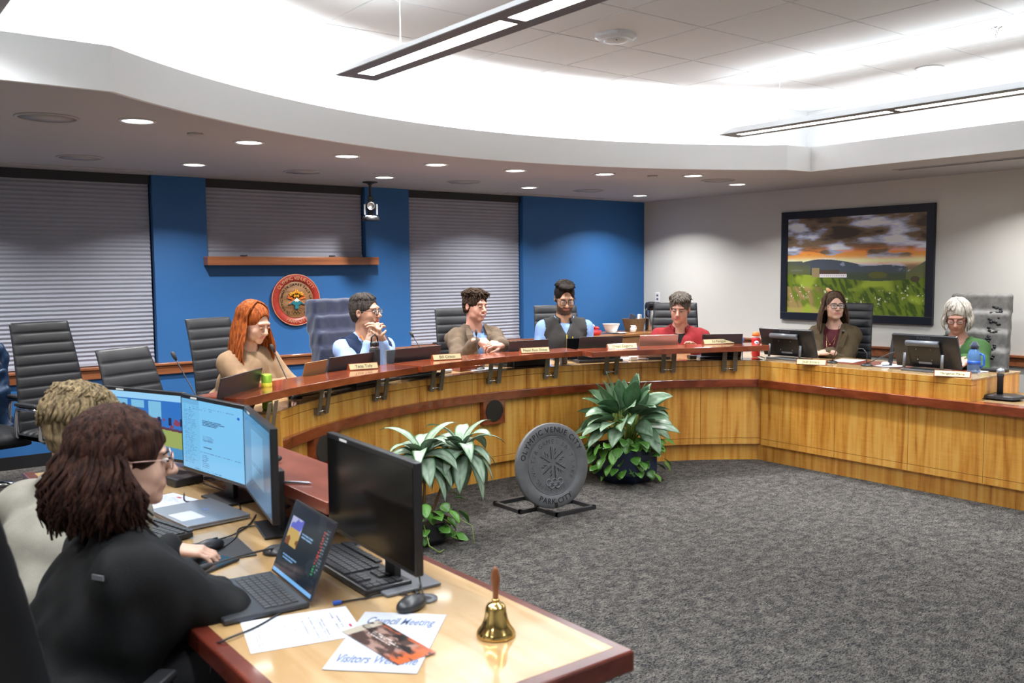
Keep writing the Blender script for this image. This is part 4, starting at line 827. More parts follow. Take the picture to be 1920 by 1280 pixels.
# 7 silver haired, green top
P = person('w7', 'person with silver bob and round glasses in a green cardigan', (7.17, 3.53, 1.235), yw(-160), rad(-24), 0, byaw=yw(-170), shw=.158, s=1.04, lean=.14, fem=True, skin='skin_pink', eyes='closed', brow='h_grey', hipz=.69,
           arms={1: dict(w=(6.86, 3.30, .93), d=(-.8, .3, .0), curl=.5), -1: dict(w=(6.80, 3.26, .915), d=(-.6, .5, -.1), curl=.6)})
garment(P, 'top', 'f_beige', .008, .3, .001, neckr=.10, seed=5); garment(P, 'cardigan', 'f_green', .024, .93, .004, neckr=.080, vneck=(.075, .20), seed=13)
glasses(P['t'], P['HF'], 'f_burgundy', (.023, .019), .0016, .85)
S = SDF(.005); hair_cap(S, P['HF'], 1.04, line=.06, back=-.2); mkn('hair_cap', S.mesh(), 'h_silver', P['t'])
m = MB(); locks(m, P['HF'], 200, (-128, 128), .115, wave=.002, r=.011, seed=6, cut=98, out=.5, vol=1.05, inward=.02); locks(m, P['HF'], 34, (128, 172), .0, r=.009, seed=8, cut=58, vol=1.04); mk('hair', m, 'h_silver', P['t'])
# 8 near person, dark curls, black blazer
mouse = at(392, 1022, .762)
P = person('near', 'nearest person with dark wavy hair, clear glasses and black blazer', tuple(P3(238, 862, 2.32)), yw(-10), rad(-4), 0, byaw=yw(-2), s=1.01, lean=.10, fem=True, skin='skin_light', brow='h_dark', hipz=.60, floor=0, build=1.28, shw=.165, h=.005,
           arms={-1: dict(w=tuple(at(322, 1030, .79)), d=(.86, -.45, -.12), n=(0, 0, 1), curl=.6, pole=(-.2, .5, -.6)), 1: dict(w=(.76, 2.54, .79), d=(.1, .98, -.05), n=(0, 0, 1), curl=.7, pole=(.6, -.6, -.5))})
garment(P, 'blazer', 'f_blazer', .028, .93, .007, neckr=.074, vneck=(.06, .2), seed=14, h=.008)
glasses(P['t'], P['HF'], 'rosegold', (.025, .021), .0016, .8)
S = SDF(.005); hair_cap(S, P['HF'], 1.08, line=.066, back=-.16); mkn('hair_cap', S.mesh(wrinkle(.004, (50, 50, 50), 3)), 'h_curl', P['t'])
m = MB(); locks(m, P['HF'], 900, (-108, 84), .17, wave=.013, wf=3.0, r=.0075, seed=7, cut=100, out=1.0, vol=1.10, jit=.035, flat=.6); locks(m, P['HF'], 130, (62, 88), .16, wave=.014, wf=3.0, r=.0075, seed=17, cut=98, out=.8, vol=1.12, jit=.035, flat=.6, fwd=.055); mk('hair', m, 'h_curl', P['t'])
m = MB(); c_ = P3(131, 1018, 2.0); m.box(P['SHL'][1]+V((-.09, -.05, .03)), (.004, .035, .012), M=Matrix.Rotation(.5, 3, 'Z')); mk('jacket_tab', m, 'greyplastic', P['t'])
# 9 blonde near person
P = person('blonde', 'person with short streaked blonde hair and beige shirt, back turned', tuple(P3(152, 806, 2.95)), yw(30), rad(-26), 0, byaw=yw(42), s=1.06, lean=.16, fem=True, skin='skin_pink', brow='h_blonde', eyes='closed', hipz=.60, floor=0, build=1.22, shw=.165, h=.006, zs=.82,
           arms={-1: dict(w=(.80, 3.42, .79), d=(.9, -.1, -.1)), 1: dict(w=(.74, 3.14, .79), d=(.6, .6, -.1))})
garment(P, 'shirt', 'f_beige', .026, .93, .007, neckr=.072, seed=15, h=.008); collar(P, 'f_beige', .074, .04, 1.0)
S = SDF(.005); hair_cap(S, P['HF'], 1.10, line=.068, back=-.09); mkn('hair_cap', S.mesh(wrinkle(.004, (50, 50, 50), 4)), 'h_blonde', P['t'])
m = MB(); locks(m, P['HF'], 380, (-178, 178), .0, r=.007, seed=9, cut=66, vol=1.10, jit=.035, flat=.6); locks(m, P['HF'], 420, (-112, 112), .0, r=.0065, seed=10, cut=112, vol=1.10, jit=.03, a0=24, flat=.6); mk('hair', m, 'h_blonde', P['t'])
# ================================================================= CHAIRS
def chair_proto(label, high=True):
    t = thing('conference_chair', label, 'chair', (0, 0, 0), 'black ribbed conference chairs'); top = 1.18 if high else 1.03; n = 10 if high else 7; z0 = .47
    def back(x, tt, front):
        z = z0+(top-z0)*tt; y = -.20-.04*tt-.10*tt*tt; w = (.25-.045*tt)*(1-.0*tt)
        rib = .010*abs(math.sin(math.pi*tt*n))**.35; e = max(0, 1-abs(x)**6)**.5; c = .022*(1-x*x)
        return (x*w, y-c+(.020+rib)*e if front else y-c-.028*e, z)
    m = MB(); nt_ = n*9; xs = [math.sin(math.pi/2*(i/8-1)) for i in range(17)]; vs = []; fs = []
    for fr in (True, False):
        for j in range(nt_+1):
            for x in xs: vs.append(back(x, j/nt_, fr))
    W = len(xs); o2 = (nt_+1)*W
    for j in range(nt_):
        for i in range(W-1): a = j*W+i; fs += [(a, a+W, a+W+1, a+1), (o2+a, o2+a+1, o2+a+W+1, o2+a+W)]
    for i in range(W-1): a = nt_*W+i; fs += [(a, o2+a, o2+a+1, a+1), (i, i+1, o2+i+1, o2+i)]
    m.add(vs, fs, sm=True); mk('backrest', m, 'leather', t)
    m = MB(); vs = []; fs = []; ns = 7*7
    for fr in (True, False):
        for j in range(ns+1):
            for x in xs:
                tt = j/ns; e = max(0, 1-abs(x)**8)**.5; rib = .014*abs(math.sin(math.pi*tt*7))**.55; y = -.21+.46*tt; dr = -.05*max(0, (tt-.85)/.15)**2
                vs.append((x*.25, y, .455+dr+(.018+rib)*e if fr else .43+dr-.01*e))
    for j in range(ns):
        for i in range(W-1): a = j*W+i; fs += [(a, a+1, a+W+1, a+W), (a+(ns+1)*W, a+W+(ns+1)*W, a+W+1+(ns+1)*W, a+1+(ns+1)*W)]
    for i in range(W-1): a = ns*W+i; b_ = a+(ns+1)*W; fs += [(a, a+1, b_+1, b_), (i, i+(ns+1)*W, i+1+(ns+1)*W, i+1)]
    m.add(vs, fs, sm=True); mk('seat', m, 'leather', t)
    for q in (-1, 1):
        m = MB(); m.tube([(q*.255, -.20, .44), (q*.285, -.16, .46), (q*.29, -.15, .60), (q*.29, -.12, .645), (q*.29, .10, .645), (q*.29, .135, .60), (q*.285, .12, .46), (q*.255, .12, .44)], .013, 8, flat=1.6, up=(0, 0, 1)); a = mk('armrest', m, 'chrome', t)
        m = MB(); m.box((q*.29, -.01, .668), (.05, .24, .022)); mk('arm_pad', m, 'black', a, .008)
    m = MB(); m.lathe([(.03, .09), (.03, .26), (.022, .26), (.022, .40), (.10, .405), (.10, .425)], (0, 0, 0), 16); mk('column', m, 'chrome', t)
    m = MB()
    for k in range(5):
        a = 2*math.pi*k/5+.3; m.tube([(0, 0, .105), (.16*math.cos(a), .16*math.sin(a), .095), (.30*math.cos(a), .30*math.sin(a), .07)], [.03, .024, .015], 8)
    mk('star_base', m, 'chrome', t)
    for k in range(5):
        a = 2*math.pi*k/5+.3; c = (.30*math.cos(a), .30*math.sin(a), .03); m = MB(); m.lathe([(.008, -.02), (.03, -.02), (.03, .02), (.008, .02)], c, 14, M=Matrix.Rotation(a, 3, 'Z') @ Matrix.Rotation(math.pi/2, 3, 'X')); mk('caster', m, 'black', t)
    return t
def place(t, x, y, z, yaw): t.location = (x, y, z); t.rotation_euler = (0, 0, yaw-math.pi/2)
proto = chair_proto('tall black ribbed empty chair by the left window'); low = chair_proto('low backed grey black ribbed empty chair, second from the left', False)
CH = [(None, P3(79, 604, 6.15), -72, proto, None), (None, P3(238, 664, 5.75), -62, low, None)]
def seat_at(p, yaw): f = V((math.cos(rad(yaw)), math.sin(rad(yaw)), 0)); return p+f*.30
chairs = {}
for key, p, yaw, src, lb in [('c1', P3(79, 604, 6.15), -70, None, None), ('red', P3(397, 603, 6.5), -66, 1, 'black ribbed chair behind the person with auburn hair'), ('m2', P3(636, 603, 7.3), -78, 1, 'black ribbed chair with a navy jacket over it, behind clasped hands person'),
                             ('m3', P3(858, 588, 7.95), -98, 1, 'black ribbed chair behind the smiling person in brown jacket'), ('m4', P3(1043, 579, 8.35), -112, 1, 'black ribbed chair behind the bearded person'), ('m5', P3(1266, 571, 8.75), -138, 1, 'black ribbed chair behind the person in red fleece'),
                             ('w6', P3(1592, 583, 8.30), -168, 1, 'black ribbed chair behind the person in olive blazer'), ('w7', P3(1836, 588, 7.42), -172, 1, 'black ribbed chair with a grey floral cardigan over it'),
                             ('left', V((.72, 7.15, 1.3)), -75, 1, 'black ribbed chair under a blue puffer jacket at the left edge')]:
    c = proto if src is None else copy_tree(proto); s_ = seat_at(p, yaw); place(c, s_.x, s_.y, ZD+.001, rad(yaw)); chairs[key] = c
    if lb: retag(c, lb)
s_ = seat_at(P3(238, 664, 5.75), -62); place(low, s_.x, s_.y, ZD+.001, rad(-62))
for (x, y), yaw, lb in (((.345, 2.30), 45, 'black office chair of the nearest dark haired person'), ((.36, 3.10), 12, 'black office chair of the blonde person')):
    c = copy_tree(proto if y < 3 else low); place(c, x, y, .001, rad(yaw)); retag(c, lb)
def drape(key, name, label, cat, mats, w=.26, z0=.72, z1=1.215, th=.035, mi=None, amp=.005, sleeves=True, seed=2):
    ch = chairs[key]; M = Matrix.Translation(ch.location) @ Matrix.Rotation(ch.rotation_euler.z, 4, 'Z'); t = thing(name, label, cat, tuple(M @ V((0, -.28, z1))))
    R = np.array(M.to_3x3()); S = SDF(.008)
    for k in range(5):
        f = k/4; z = z0+(z1-z0)*f; tt = (z-.47)/.71; y = -.21-.04*tt-.10*tt*tt; S.bx(tuple(M @ V((0, y, z))), (w*(1-.1*f), th+.022, (z1-z0)/8+.012), .03, .03, R=R)
    if sleeves:
        for q in (-1, 1): S.cone(tuple(M @ V((q*(w-.01), -.26, z1-.06))), tuple(M @ V((q*(w+.0), -.24, z0-.12))), .05, .045, .03)
    o = mkn('cloth', S.mesh(wrinkle(amp, (30, 30, 12), seed)), mats, t, mi); return t, M
drape('m2', 'navy_jacket', 'navy jacket draped over the chair back behind clasped hands person', 'jacket', 'navyfab', w=.28, sleeves=False, th=.05, amp=.004)
t, M = drape('left', 'puffer_jacket', 'bright blue puffer jacket on a chair at the left edge', 'jacket', 'puffblue', w=.30, z0=.50, z1=1.05, th=.08, amp=.012)
t, M = drape('w7', 'floral_cardigan', 'grey knit cardigan with black flower pattern over a chair back', 'cardigan', 'f_greyknit' if 'f_greyknit' in MT else 'f_charcoal', w=.25, z0=.60, z1=1.20, th=.045, sleeves=False, amp=.003)
mat('f_greyknit', (.16, .155, .15), .95, bump=.2, bscale=300, var=.15, vscale=30)
cl = t.children[0]; cl.data.materials[0] = MT['f_greyknit']
m = MB(); rs = random.Random(4)
for i in range(60):
    f = rs.random(); z = .66+.52*f; x = -(.10+.09*rs.random()-.05*(1-f)); tt = (z-.47)/.71; y = -.21-.04*tt-.10*tt*tt+.078
    c = M @ V((x, y, z)); m.ball(c, (.014, .004, .012), 8, M=M.to_3x3())
for i in range(6): x = -.06-.02*i; m.tube([M @ V((x, -.21-.0*i+.03, .62)), M @ V((x-.01, -.25+.04, .85)), M @ V((x-.03, -.32+.05, 1.1))], .0022, 5)
mk('flower_pattern', m, 'black', t)
# ================================================================= CREDENZA WITH COFFEE THINGS
def cred():
    x0, x1, y0, y1, zt = 6.45, 8.0, 7.32, 7.80, .90
    t = thing('credenza', 'brown wooden credenza with drawers behind the council desk', 'cabinet', ((x0+x1)/2, (y0+y1)/2, ZD))
    m = MB(); m.bb(x0-.02, x1+.02, y0-.03, y1, zt-.03, zt); mk('top', m, 'credwood', t, .004); m = MB(); m.bb(x0, x1, y0, y1-.01, ZD+.07, zt-.03); mk('body', m, 'credwood', t, .003)
    m = MB(); m.bb(x0+.03, x1-.03, y0+.03, y1-.04, ZD, ZD+.07); mk('plinth', m, 'darkgap', t)
    for k in range(3):
        a = x0+.03+k*.505; m = MB(); m.bb(a, a+.48, y0-.018, y0, .71, .855); d = mk('drawer', m, 'credwood', t, .004); m = MB(); m.ball((a+.24, y0-.032, .785), (.018, .016, .018), 12); mk('knob', m, 'credwood', d)
        m = MB(); m.bb(a, a+.48, y0-.018, y0, ZD+.1, .69); d = mk('door', m, 'credwood', t, .004); m = MB(); m.ball((a+.42, y0-.032, .6), .016, 10); mk('knob', m, 'credwood', d)
cred(); zt = .9005
def on_cred(u, Y=7.5): d = ray(u, 600); q = CC+d*(Y/d.y); return V((q.x, Y, zt))
p = on_cred(1222, 7.5); t = thing('coffee_airpot', 'tall steel coffee airpot with black lid by the corner', 'airpot', p)
m = MB(); m.lathe([(.075, 0), (.078, .01), (.078, .24), (.070, .255)], p, 28); mk('body', m, 'steel', t); m = MB(); m.lathe([(.072, .252), (.082, .262), (.084, .30), (.07, .335), (.03, .345), (.0001, .345)], p, 28); m.box(p+V((-.07, -.06, .315)), (.09, .05, .025), rz=.7); mk('lid', m, 'black', t)
m = MB(); m.tube([p+V((-.09, -.03, .28)), p+V((-.14, -.05, .26)), p+V((-.145, -.05, .20)), p+V((-.10, -.03, .17))], .012, 8); mk('handle', m, 'black', t)
p = on_cred(1146, 7.5); p.z += .0; m = MB(); m.lathe([(.05, 0), (.06, .004), (.078, .05), (.098, .095), (.102, .10), (.094, .095), (.07, .03), (.0001, .02)], p+V((0, 0, .011)), 28); solo('serving_bowl', m, 'porcelain', 'white serving bowl on the credenza', 'bowl', p)
m = MB(); p2 = on_cred(1159, 7.42); m.lathe([(.05, 0), (.10, .012), (.105, .012), (.05, .003)], p2, 26); solo('plate', m, 'porcelain', 'white plate in front of the bowl on the credenza', 'plate', p2)
p = on_cred(1187, 7.42); t = thing('milk_jug', 'small white milk jug on the credenza beside the airpot', 'jug', p); m = MB(); m.lathe([(.025, 0), (.036, .02), (.034, .05), (.024, .07), (.03, .085), (.026, .083), (.02, .06), (.0001, .01)], p, 20); mk('body', m, 'porcelain', t)
m = MB(); m.tube([p+V((.026, 0, .07)), p+V((.05, 0, .065)), p+V((.052, 0, .04)), p+V((.034, 0, .025))], .005, 6); mk('handle', m, 'porcelain', t)
p = on_cred(1189, 7.58); t = thing('wicker_basket', 'brown woven basket of packets on the credenza', 'basket', p); m = MB(); vs = []
for s_, z in ((.7, 0), (1., .15), (.93, .15), (.64, .01)): vs += [p+V((.14*s_*math.copysign(abs(math.cos(q))**.5, math.cos(q)), .10*s_*math.copysign(abs(math.sin(q))**.5, math.sin(q)), z)) for q in [2*math.pi*k/24 for k in range(24)]]
m.add(vs, [(i*24+k, i*24+(k+1) % 24, (i+1)*24+(k+1) % 24, (i+1)*24+k) for i in range(3) for k in range(24)]+[tuple(range(24))[::-1], tuple(range(72, 96))], sm=False); mk('basket', m, 'wicker', t)
for k, (dx, dy, mt_, lb) in enumerate(((-.03, 0, 'navyfab', 'dark blue packet poking out of the basket'), (.07, -.02, 'white', 'white napkin hanging out of the basket'), (.02, .04, 'navyfab', 'dark packet at the back of the basket'))):
    m = MB(); m.box(p+V((dx, dy, .155)), (.10, .03, .09), M=Matrix.Rotation(.5*k, 3, 'Z') @ Matrix.Rotation(.4-.3*k, 3, 'Y')); solo('snack_packet', m, mt_, lb, 'packet', p+V((dx, dy, .10)), 'packets in the basket', .01)
p = on_cred(1112, 7.45); m = MB(); m.lathe([(.08, 0), (.095, .05), (.09, .05), (.075, .005)], p, 20); solo('snack_tray', m, 'snackred', 'red round snack tray on the credenza end', 'tray', p)
rs = random.Random(3)
for k in range(5):
    c = p+V((rs.uniform(-.06, .06), rs.uniform(-.04, .04), .055+.012*k)); m = MB(); m.ball(c, (.04, .028, .02), 10, M=Matrix.Rotation(k, 3, 'Z')); solo('snack_bag', m, ['snackbrown', 'navyfab', 'snackred', 'orange', 'white'][k], ['brown', 'navy', 'red', 'orange', 'white'][k]+' snack wrapper in the red tray', 'snack', c, 'snacks in the red tray')
# ================================================================= PLANTS
def leaf(mb, cols, base, d, L, w, droop=.6, silver=.8, roll=0., nseg=9):
    d = V(d).normalized(); side = d.cross(V((0, 0, 1)))
    side = side.normalized() if side.length > .05 else V((1, 0, 0)); side = (Matrix.Rotation(roll, 3, d) @ side); p = V(base); pts = []
    for i in range(nseg+1):
        t_ = i/nseg; pts.append((p.copy(), d.copy(), side.copy())); d = (d+V((0, 0, -droop/nseg*(.4+1.2*t_)))).normalized(); p = p+d*(L/nseg); side = (side-d*side.dot(d)).normalized()
    o = len(mb.v); K = (-1, -.66, -.33, 0, .33, .66, 1); vs = []; fs = []; rs = random.Random(int(abs(base[0]*1e4+base[1]*1e3+L*1e5)))
    for i, (p, dd, sd) in enumerate(pts):
        t_ = i/nseg; ww = w*(math.sin(math.pi*min(1, t_**.8))**.8)*(1-.15*t_) if 0 < t_ < 1 else .001; nrm = sd.cross(dd).normalized()
        for k in K: vs.append(p+sd*ww*k+nrm*(.16*abs(k)*ww+.05*ww*math.sin(k*3+i*1.3)))
    for i in range(nseg):
        for j in range(6):
            fs.append((i*7+j, i*7+j+1, i*7+j+8, i*7+j+7))
            for (a_, b_) in ((i, j), (i, j+1), (i+1, j+1), (i+1, j)):
                e = abs(b_-3); s_ = silver*(.05, .0, 1., .55, .0)[4-e if e < 4 else 0] if 0 else silver*{0: .62, 1: 1., 2: .8, 3: .0}[e]*(.78+.22*math.sin(a_*2.6+b_*1.7+base[0]*40)); g = np.array((.030, .125, .030)); sv = np.array((.46, .57, .46)); cols.append(g*(1-s_)+sv*s_)
    mb.add(vs, fs, sm=True)
def leafpart(name, mb, cols, parent):
    o = mk(name, mb, 'leaf', parent); nf = len(o.data.polygons); a = o.data.color_attributes.new('paint', 'FLOAT_COLOR', 'CORNER'); c = np.ones((nf, 4, 4), np.float32); c[:, :, :3] = np.array(cols).reshape(-1, 4, 3)[:nf]; a.data.foreach_set('color', c.ravel()); o.modifiers.new('s', 'SOLIDIFY').thickness = .0012; return o
def pothos(t, c, n, R, z0, z1, seed, mx=.085):
    rs = random.Random(seed)
    for i in range(n):
        a = rs.gauss(-2.2, 1.1); rr = R*rs.uniform(.6, 1.15); z = rs.uniform(z0, z1); b_ = V(c)+V((math.cos(a)*rr, math.sin(a)*rr, z)); m = MB(); cols = []
        leaf(m, cols, b_, (math.cos(a)*.7, math.sin(a)*.7, rs.uniform(-.8, .4)), mx*rs.uniform(.8, 1.3), mx*.42, .8, .06*rs.random(), rs.uniform(-.5, .5), 7)
        k_ = rs.uniform(.7, 1.25); cols = [np.array((.075, .21, .03))*k_ for q in cols]; leafpart('vine_leaf', m, cols, t)
def planter(c, r, h, col, t):
    m = MB(); n = 8; vs = []
    for s_, z in ((.66, 0), (.72, .0), (1., h*.28), (1.0, h), (.93, h), (.9, h-.03), (.0, h-.03)):
        vs += [V(c)+V((r*s_*math.cos(q), r*s_*math.sin(q), z)) for q in [2*math.pi*k/n+.35 for k in range(n)]]
    m.add(vs, [(i*n+k, i*n+(k+1) % n, (i+1)*n+(k+1) % n, (i+1)*n+k) for i in range(5) for k in range(n)]+[tuple(range(n))[::-1]]); mk('pot', m, col, t, .02, seg=3)
    m = MB(); m.lathe([(.0001, h-.03), (r*.9, h-.03), (r*.9, h-.05), (.0001, h-.05)], c, 20); mk('soil', m, 'soil', t)
pc = V((4.93, 4.98, 0)); t = thing('potted_plant', 'large leafy plant in a dark navy planter before the desk', 'potted plant', pc)
planter(pc, .27, .27, 'pot', t); rs = random.Random(12)
for i in range(62):
    a = 2.399*i+rs.uniform(-.3, .3); f = i/61; el = rad(74-84*f+rs.uniform(-8, 8)); hs = .18+.30*(1-f)*rs.uniform(.8, 1.1)+.06; st = pc+V((.05*math.cos(a), .05*math.sin(a), .24)); tp = pc+V((math.cos(a)*(.07+.10*f), math.sin(a)*(.07+.10*f), .26+hs*.62))
    m = MB(); m.tube([st, st.lerp(tp, .5)+V((0, 0, .02)), tp], [.006, .005, .004], 6); mk('stem', m, 'stem', t)
    m = MB(); cols = []; leaf(m, cols, tp, (math.cos(a)*math.cos(el), math.sin(a)*math.cos(el), math.sin(el)), rs.uniform(.22, .31), rs.uniform(.060, .080), rs.uniform(.5, 1.3) if f > .25 else .3, .15+.5*rs.random() if f < .6 else .6, rs.uniform(-.9, .9)); leafpart('leaf', m, cols, t)
pothos(t, pc, 88, .28, .10, .36, 5, .10)
pc = V((2.84, 4.58, 0)); t = thing('potted_plant', 'silvery drooping plant behind the black monitor', 'potted plant', pc); planter(pc, .17, .14, 'black', t)
rs = random.Random(21)
for hx, hy, hz, n in ((.03, .05, .52, 26), (.30, .02, .53, 26)):
    hd = pc+V((hx, hy, hz)); m = MB(); m.tube([pc+V((hx*.2, 0, .16)), pc+V((hx*.5, 0, .34)), hd], [.011, .009, .007], 7); mk('stem', m, 'stembr', t)
    for i in range(n):
        a = 2.399*i+rs.uniform(-.2, .2); f = i/(n-1); el = rad(62-75*f); m = MB(); cols = []
        leaf(m, cols, hd-V((0, 0, .05*f)), (math.cos(a)*math.cos(el), math.sin(a)*math.cos(el), math.sin(el)), rs.uniform(.27, .35), rs.uniform(.050, .062), 1.6+1.7*f, .95, rs.uniform(-.3, .3)); leafpart('leaf', m, cols, t)
m = MB(); m.tube([pc+V((-.02, .05, .50)), pc+V((-.015, .045, .60))], [.008, .002], 6); mk('new_shoot', m, 'stem', t)
pothos(t, pc, 45, .19, .03, .28, 8, .085)
m = MB(); m.tube([pc+V((-.1, -.17, .15)), pc+V((-.11, -.24, .05)), pc+V((-.06, -.27, .008)), pc+V((-.01, -.24, .008))], .004, 6); m.tube([pc+V((.15, -.15, .15)), pc+V((.22, -.2, .1)), pc+V((.2, -.25, .008))], .003, 6); mk('vine', m, 'stem', t)
# ================================================================= WALL ART, SEALS
def arctext(mb, body, Rr, a_mid, size, M, inward=False, sp=.78, mi=0):
    wd = [.45 if c in ' I' else (1.1 if c in 'MW' else .9) for c in body]; tot = sum(wd); st = size*sp/Rr; acc = 0
    for c, w in zip(body, wd):
        k = (acc+w/2-tot/2)*st; acc += w
        if c == ' ': continue
        a = a_mid+(k if inward else -k); x, y = Rr*math.cos(a), Rr*math.sin(a); rot = (a+math.pi/2) if inward else (a-math.pi/2)
        textmesh(c, size, M @ Matrix.Translation((x, y, 0)) @ Matrix.Rotation(rot, 4, 'Z'), mi=mi, mb=mb, extrude=.002)
def bar(mb, M, x0, y0, x1, y1, w, z0=0., z1=.006, mi=0):
    d = V((x1-x0, y1-y0, 0)); n = V((-d.y, d.x, 0)).normalized()*w/2; a = V((x0, y0, 0)); b_ = V((x1, y1, 0)); P_ = [a-n, b_-n, b_+n, a+n]
    mb.add([M @ (p+V((0, 0, z))) for z in (z0, z1) for p in P_], [(3, 2, 1, 0), (4, 5, 6, 7), (0, 1, 5, 4), (1, 2, 6, 5), (2, 3, 7, 6), (3, 0, 4, 7)], mi)
def poly(mb, M, pts, z0, z1, mi=0):
    n = len(pts); mb.add([M @ V((x, y, z)) for z in (z0, z1) for x, y in pts], [tuple(range(n))[::-1], tuple(range(n, 2*n))]+[(i, (i+1) % n, n+(i+1) % n, n+i) for i in range(n)], mi)
def flake(mb, M, s_, mats=(0, 0, 0, 0), w=.011, z0=0., z1=.006):
    for a in (90, 45, 135, 0+18, 162):
        c, q = math.cos(rad(a)), math.sin(rad(a)); mi = mats[0] if a in (90, 45, 135) else mats[1]
        for o in (-.9, .9): bar(mb, M, .010*c-q*w*o*.7, .010*q+c*w*o*.7, s_*c-q*w*o*.7, s_*q+c*w*o*.7, w*.9, z0, z1, mi)
        if a in (90, 45, 135):
            for sgn in (-1, 1):
                b_ = rad(a+sgn*45); bar(mb, M, s_*.5*c, s_*.5*q, s_*.5*c+math.cos(b_)*s_*.42, s_*.5*q+math.sin(b_)*s_*.42, w, z0, z1, mi)
    for a in (-35, -145): c, q = math.cos(rad(a)), math.sin(rad(a)); bar(mb, M, .01*c, .01*q+.01, s_*c, s_*q+.01, w*1.2, z0, z1, mats[1])
    poly(mb, M, [(-s_*.95, -s_*.55), (-s_*.5, -s_*.22), (0, s_*.18), (s_*.5, -s_*.22), (s_*.95, -s_*.55), (s_*.45, -s_*.42), (s_*.3, -s_*.62), (s_*.22, -s_*.5), (s_*.2, -s_*.98), (-s_*.2, -s_*.98), (-s_*.22, -s_*.5), (-s_*.3, -s_*.62), (-s_*.45, -s_*.42)], z0, z1+.001, mats[2])
    poly(mb, M, [(-s_*.42, -s_*.18), (0, s_*.18), (s_*.42, -s_*.18), (s_*.22, -s_*.12), (s_*.1, -s_*.28), (0, -s_*.14), (-s_*.1, -s_*.28), (-s_*.22, -s_*.12)], z1, z1+.003, mats[3])
def rings(mb, M, r, cx, cy, mi=0, tk=.10):
    for dx, dy in ((-2.2, .45), (0, .45), (2.2, .45), (-1.1, -.5), (1.1, -.5)):
        p = [M @ V((cx+dx*r+r*math.cos(q), cy+dy*r+r*math.sin(q), .003)) for q in [2*math.pi*k/20 for k in range(21)]]; mb.tube(p, r*tk, 5, mi=mi, cap=False)
c = V((3.525, YB-.02, 1.372)); Mx = frame(c, (1, 0, 0), (0, 0, 1)); t = thing('wall_seal', 'round carved wooden seal with red rim on the blue wall', 'wall plaque', c)
Rm = frame((0, 0, 0), (1, 0, 0), (0, 0, 1)).to_3x3()
m = MB(); m.lathe([(.0001, -.018), (.232, -.018), (.238, -.010), (.238, .002), (.230, .006), (.172, .006), (.170, .0)], c, 56, M=Rm); mk('red_rim', m, 'embred', t)
m = MB(); m.lathe([(.170, .0), (.166, .002), (.0001, .002)], c, 48, M=Rm); mk('carved_disc', m, 'plaquewood', t)
m = MB(); p = [c+Rm @ V((.234*math.cos(q), .234*math.sin(q), .004)) for q in [2*math.pi*k/60 for k in range(61)]]; m.tube(p, .004, 6, cap=False); mk('gold_edge', m, 'embgold', t)
m = MB(); Mt = Mx @ Matrix.Translation((0, 0, .008)); arctext(m, 'OLYMPIC VENUE CITY', .200, math.pi/2, .045, Mt, sp=.62); arctext(m, 'PARK CITY', .200, -math.pi/2, .045, Mt, inward=True, sp=.66); mk('rim_lettering', m, 'embgold', t)
m = MB(); Mt = Mx @ Matrix.Translation((0, 0, .004)); arctext(m, 'OLYMPIC WINTER GAMES SALT LAKE 2002', .142, math.pi*.5, .030, Mt, sp=.86); rings(m, Mx, .014, 0, -.118); mk('carved_lettering', m, 'darkgap', t)
m = MB(); flake(m, Mx @ Matrix.Translation((0, .004, .003)), .088, (0, 1, 2, 3), w=.013, z1=.010); mk('snowflake_emblem', m, ['amber', 'emborange', 'teal', 'embwhite'], t)
# cast medallion on a steel floor stand
nrm = V((-.12, -.985, .13)).normalized(); xx = V((.985, -.12, 0)).normalized(); yy = nrm.cross(xx).normalized(); c = V((3.88, 4.60, .315)); Mx = frame(c, xx, yy, nrm); Rm = Mx.to_3x3()
t = thing('cast_medallion', 'large grey cast metal medallion standing on the carpet', 'medallion', (c.x, c.y, .03))
m = MB(); m.lathe([(.0001, -.03), (.278, -.03), (.286, -.022), (.286, .0), (.280, .006), (.200, .006), (.196, .0)], c, 72, M=Rm); mk('outer_ring', m, 'castgrey', t); m = MB(); m.lathe([(.198, .004), (.192, .001), (.0001, .001)], c, 60, M=Rm); mk('inner_disc', m, 'castgrey', t)
m = MB(); m.tube([c+Rm @ V((.194*math.cos(q), .194*math.sin(q), .004)) for q in [2*math.pi*k/60 for k in range(61)]], .003, 6, cap=False); mk('raised_rim', m, 'steel' if 0 else 'castgrey', t)
m = MB(); Mt = Mx @ Matrix.Translation((0, 0, .006)); arctext(m, 'OLYMPIC VENUE CITY', .240, math.pi*.52, .052, Mt, sp=.80); arctext(m, 'PARK CITY', .240, -math.pi*.5, .052, Mt, inward=True, sp=.74)
Mt = Mx @ Matrix.Translation((0, 0, .002)); arctext(m, 'OLYMPIC WINTER GAMES SALT LAKE 2002', .160, math.pi*.55, .042, Mt, sp=.88); mk('raised_lettering', m, 'castdark', t)
m = MB(); Mt = Mx @ Matrix.Translation((0, .020, .001))
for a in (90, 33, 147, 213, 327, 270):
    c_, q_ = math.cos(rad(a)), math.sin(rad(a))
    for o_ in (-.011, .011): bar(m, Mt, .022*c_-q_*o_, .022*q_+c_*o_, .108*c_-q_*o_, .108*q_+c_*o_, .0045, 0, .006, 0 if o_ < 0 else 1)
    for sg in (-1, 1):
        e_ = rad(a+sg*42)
        for k_ in (.050, .072): bar(m, Mt, k_*c_-q_*sg*.013, k_*q_+c_*sg*.013, k_*c_-q_*sg*.013+.026*math.cos(e_), k_*q_+c_*sg*.013+.026*math.sin(e_), .004, 0, .005, 0 if sg > 0 else 1)
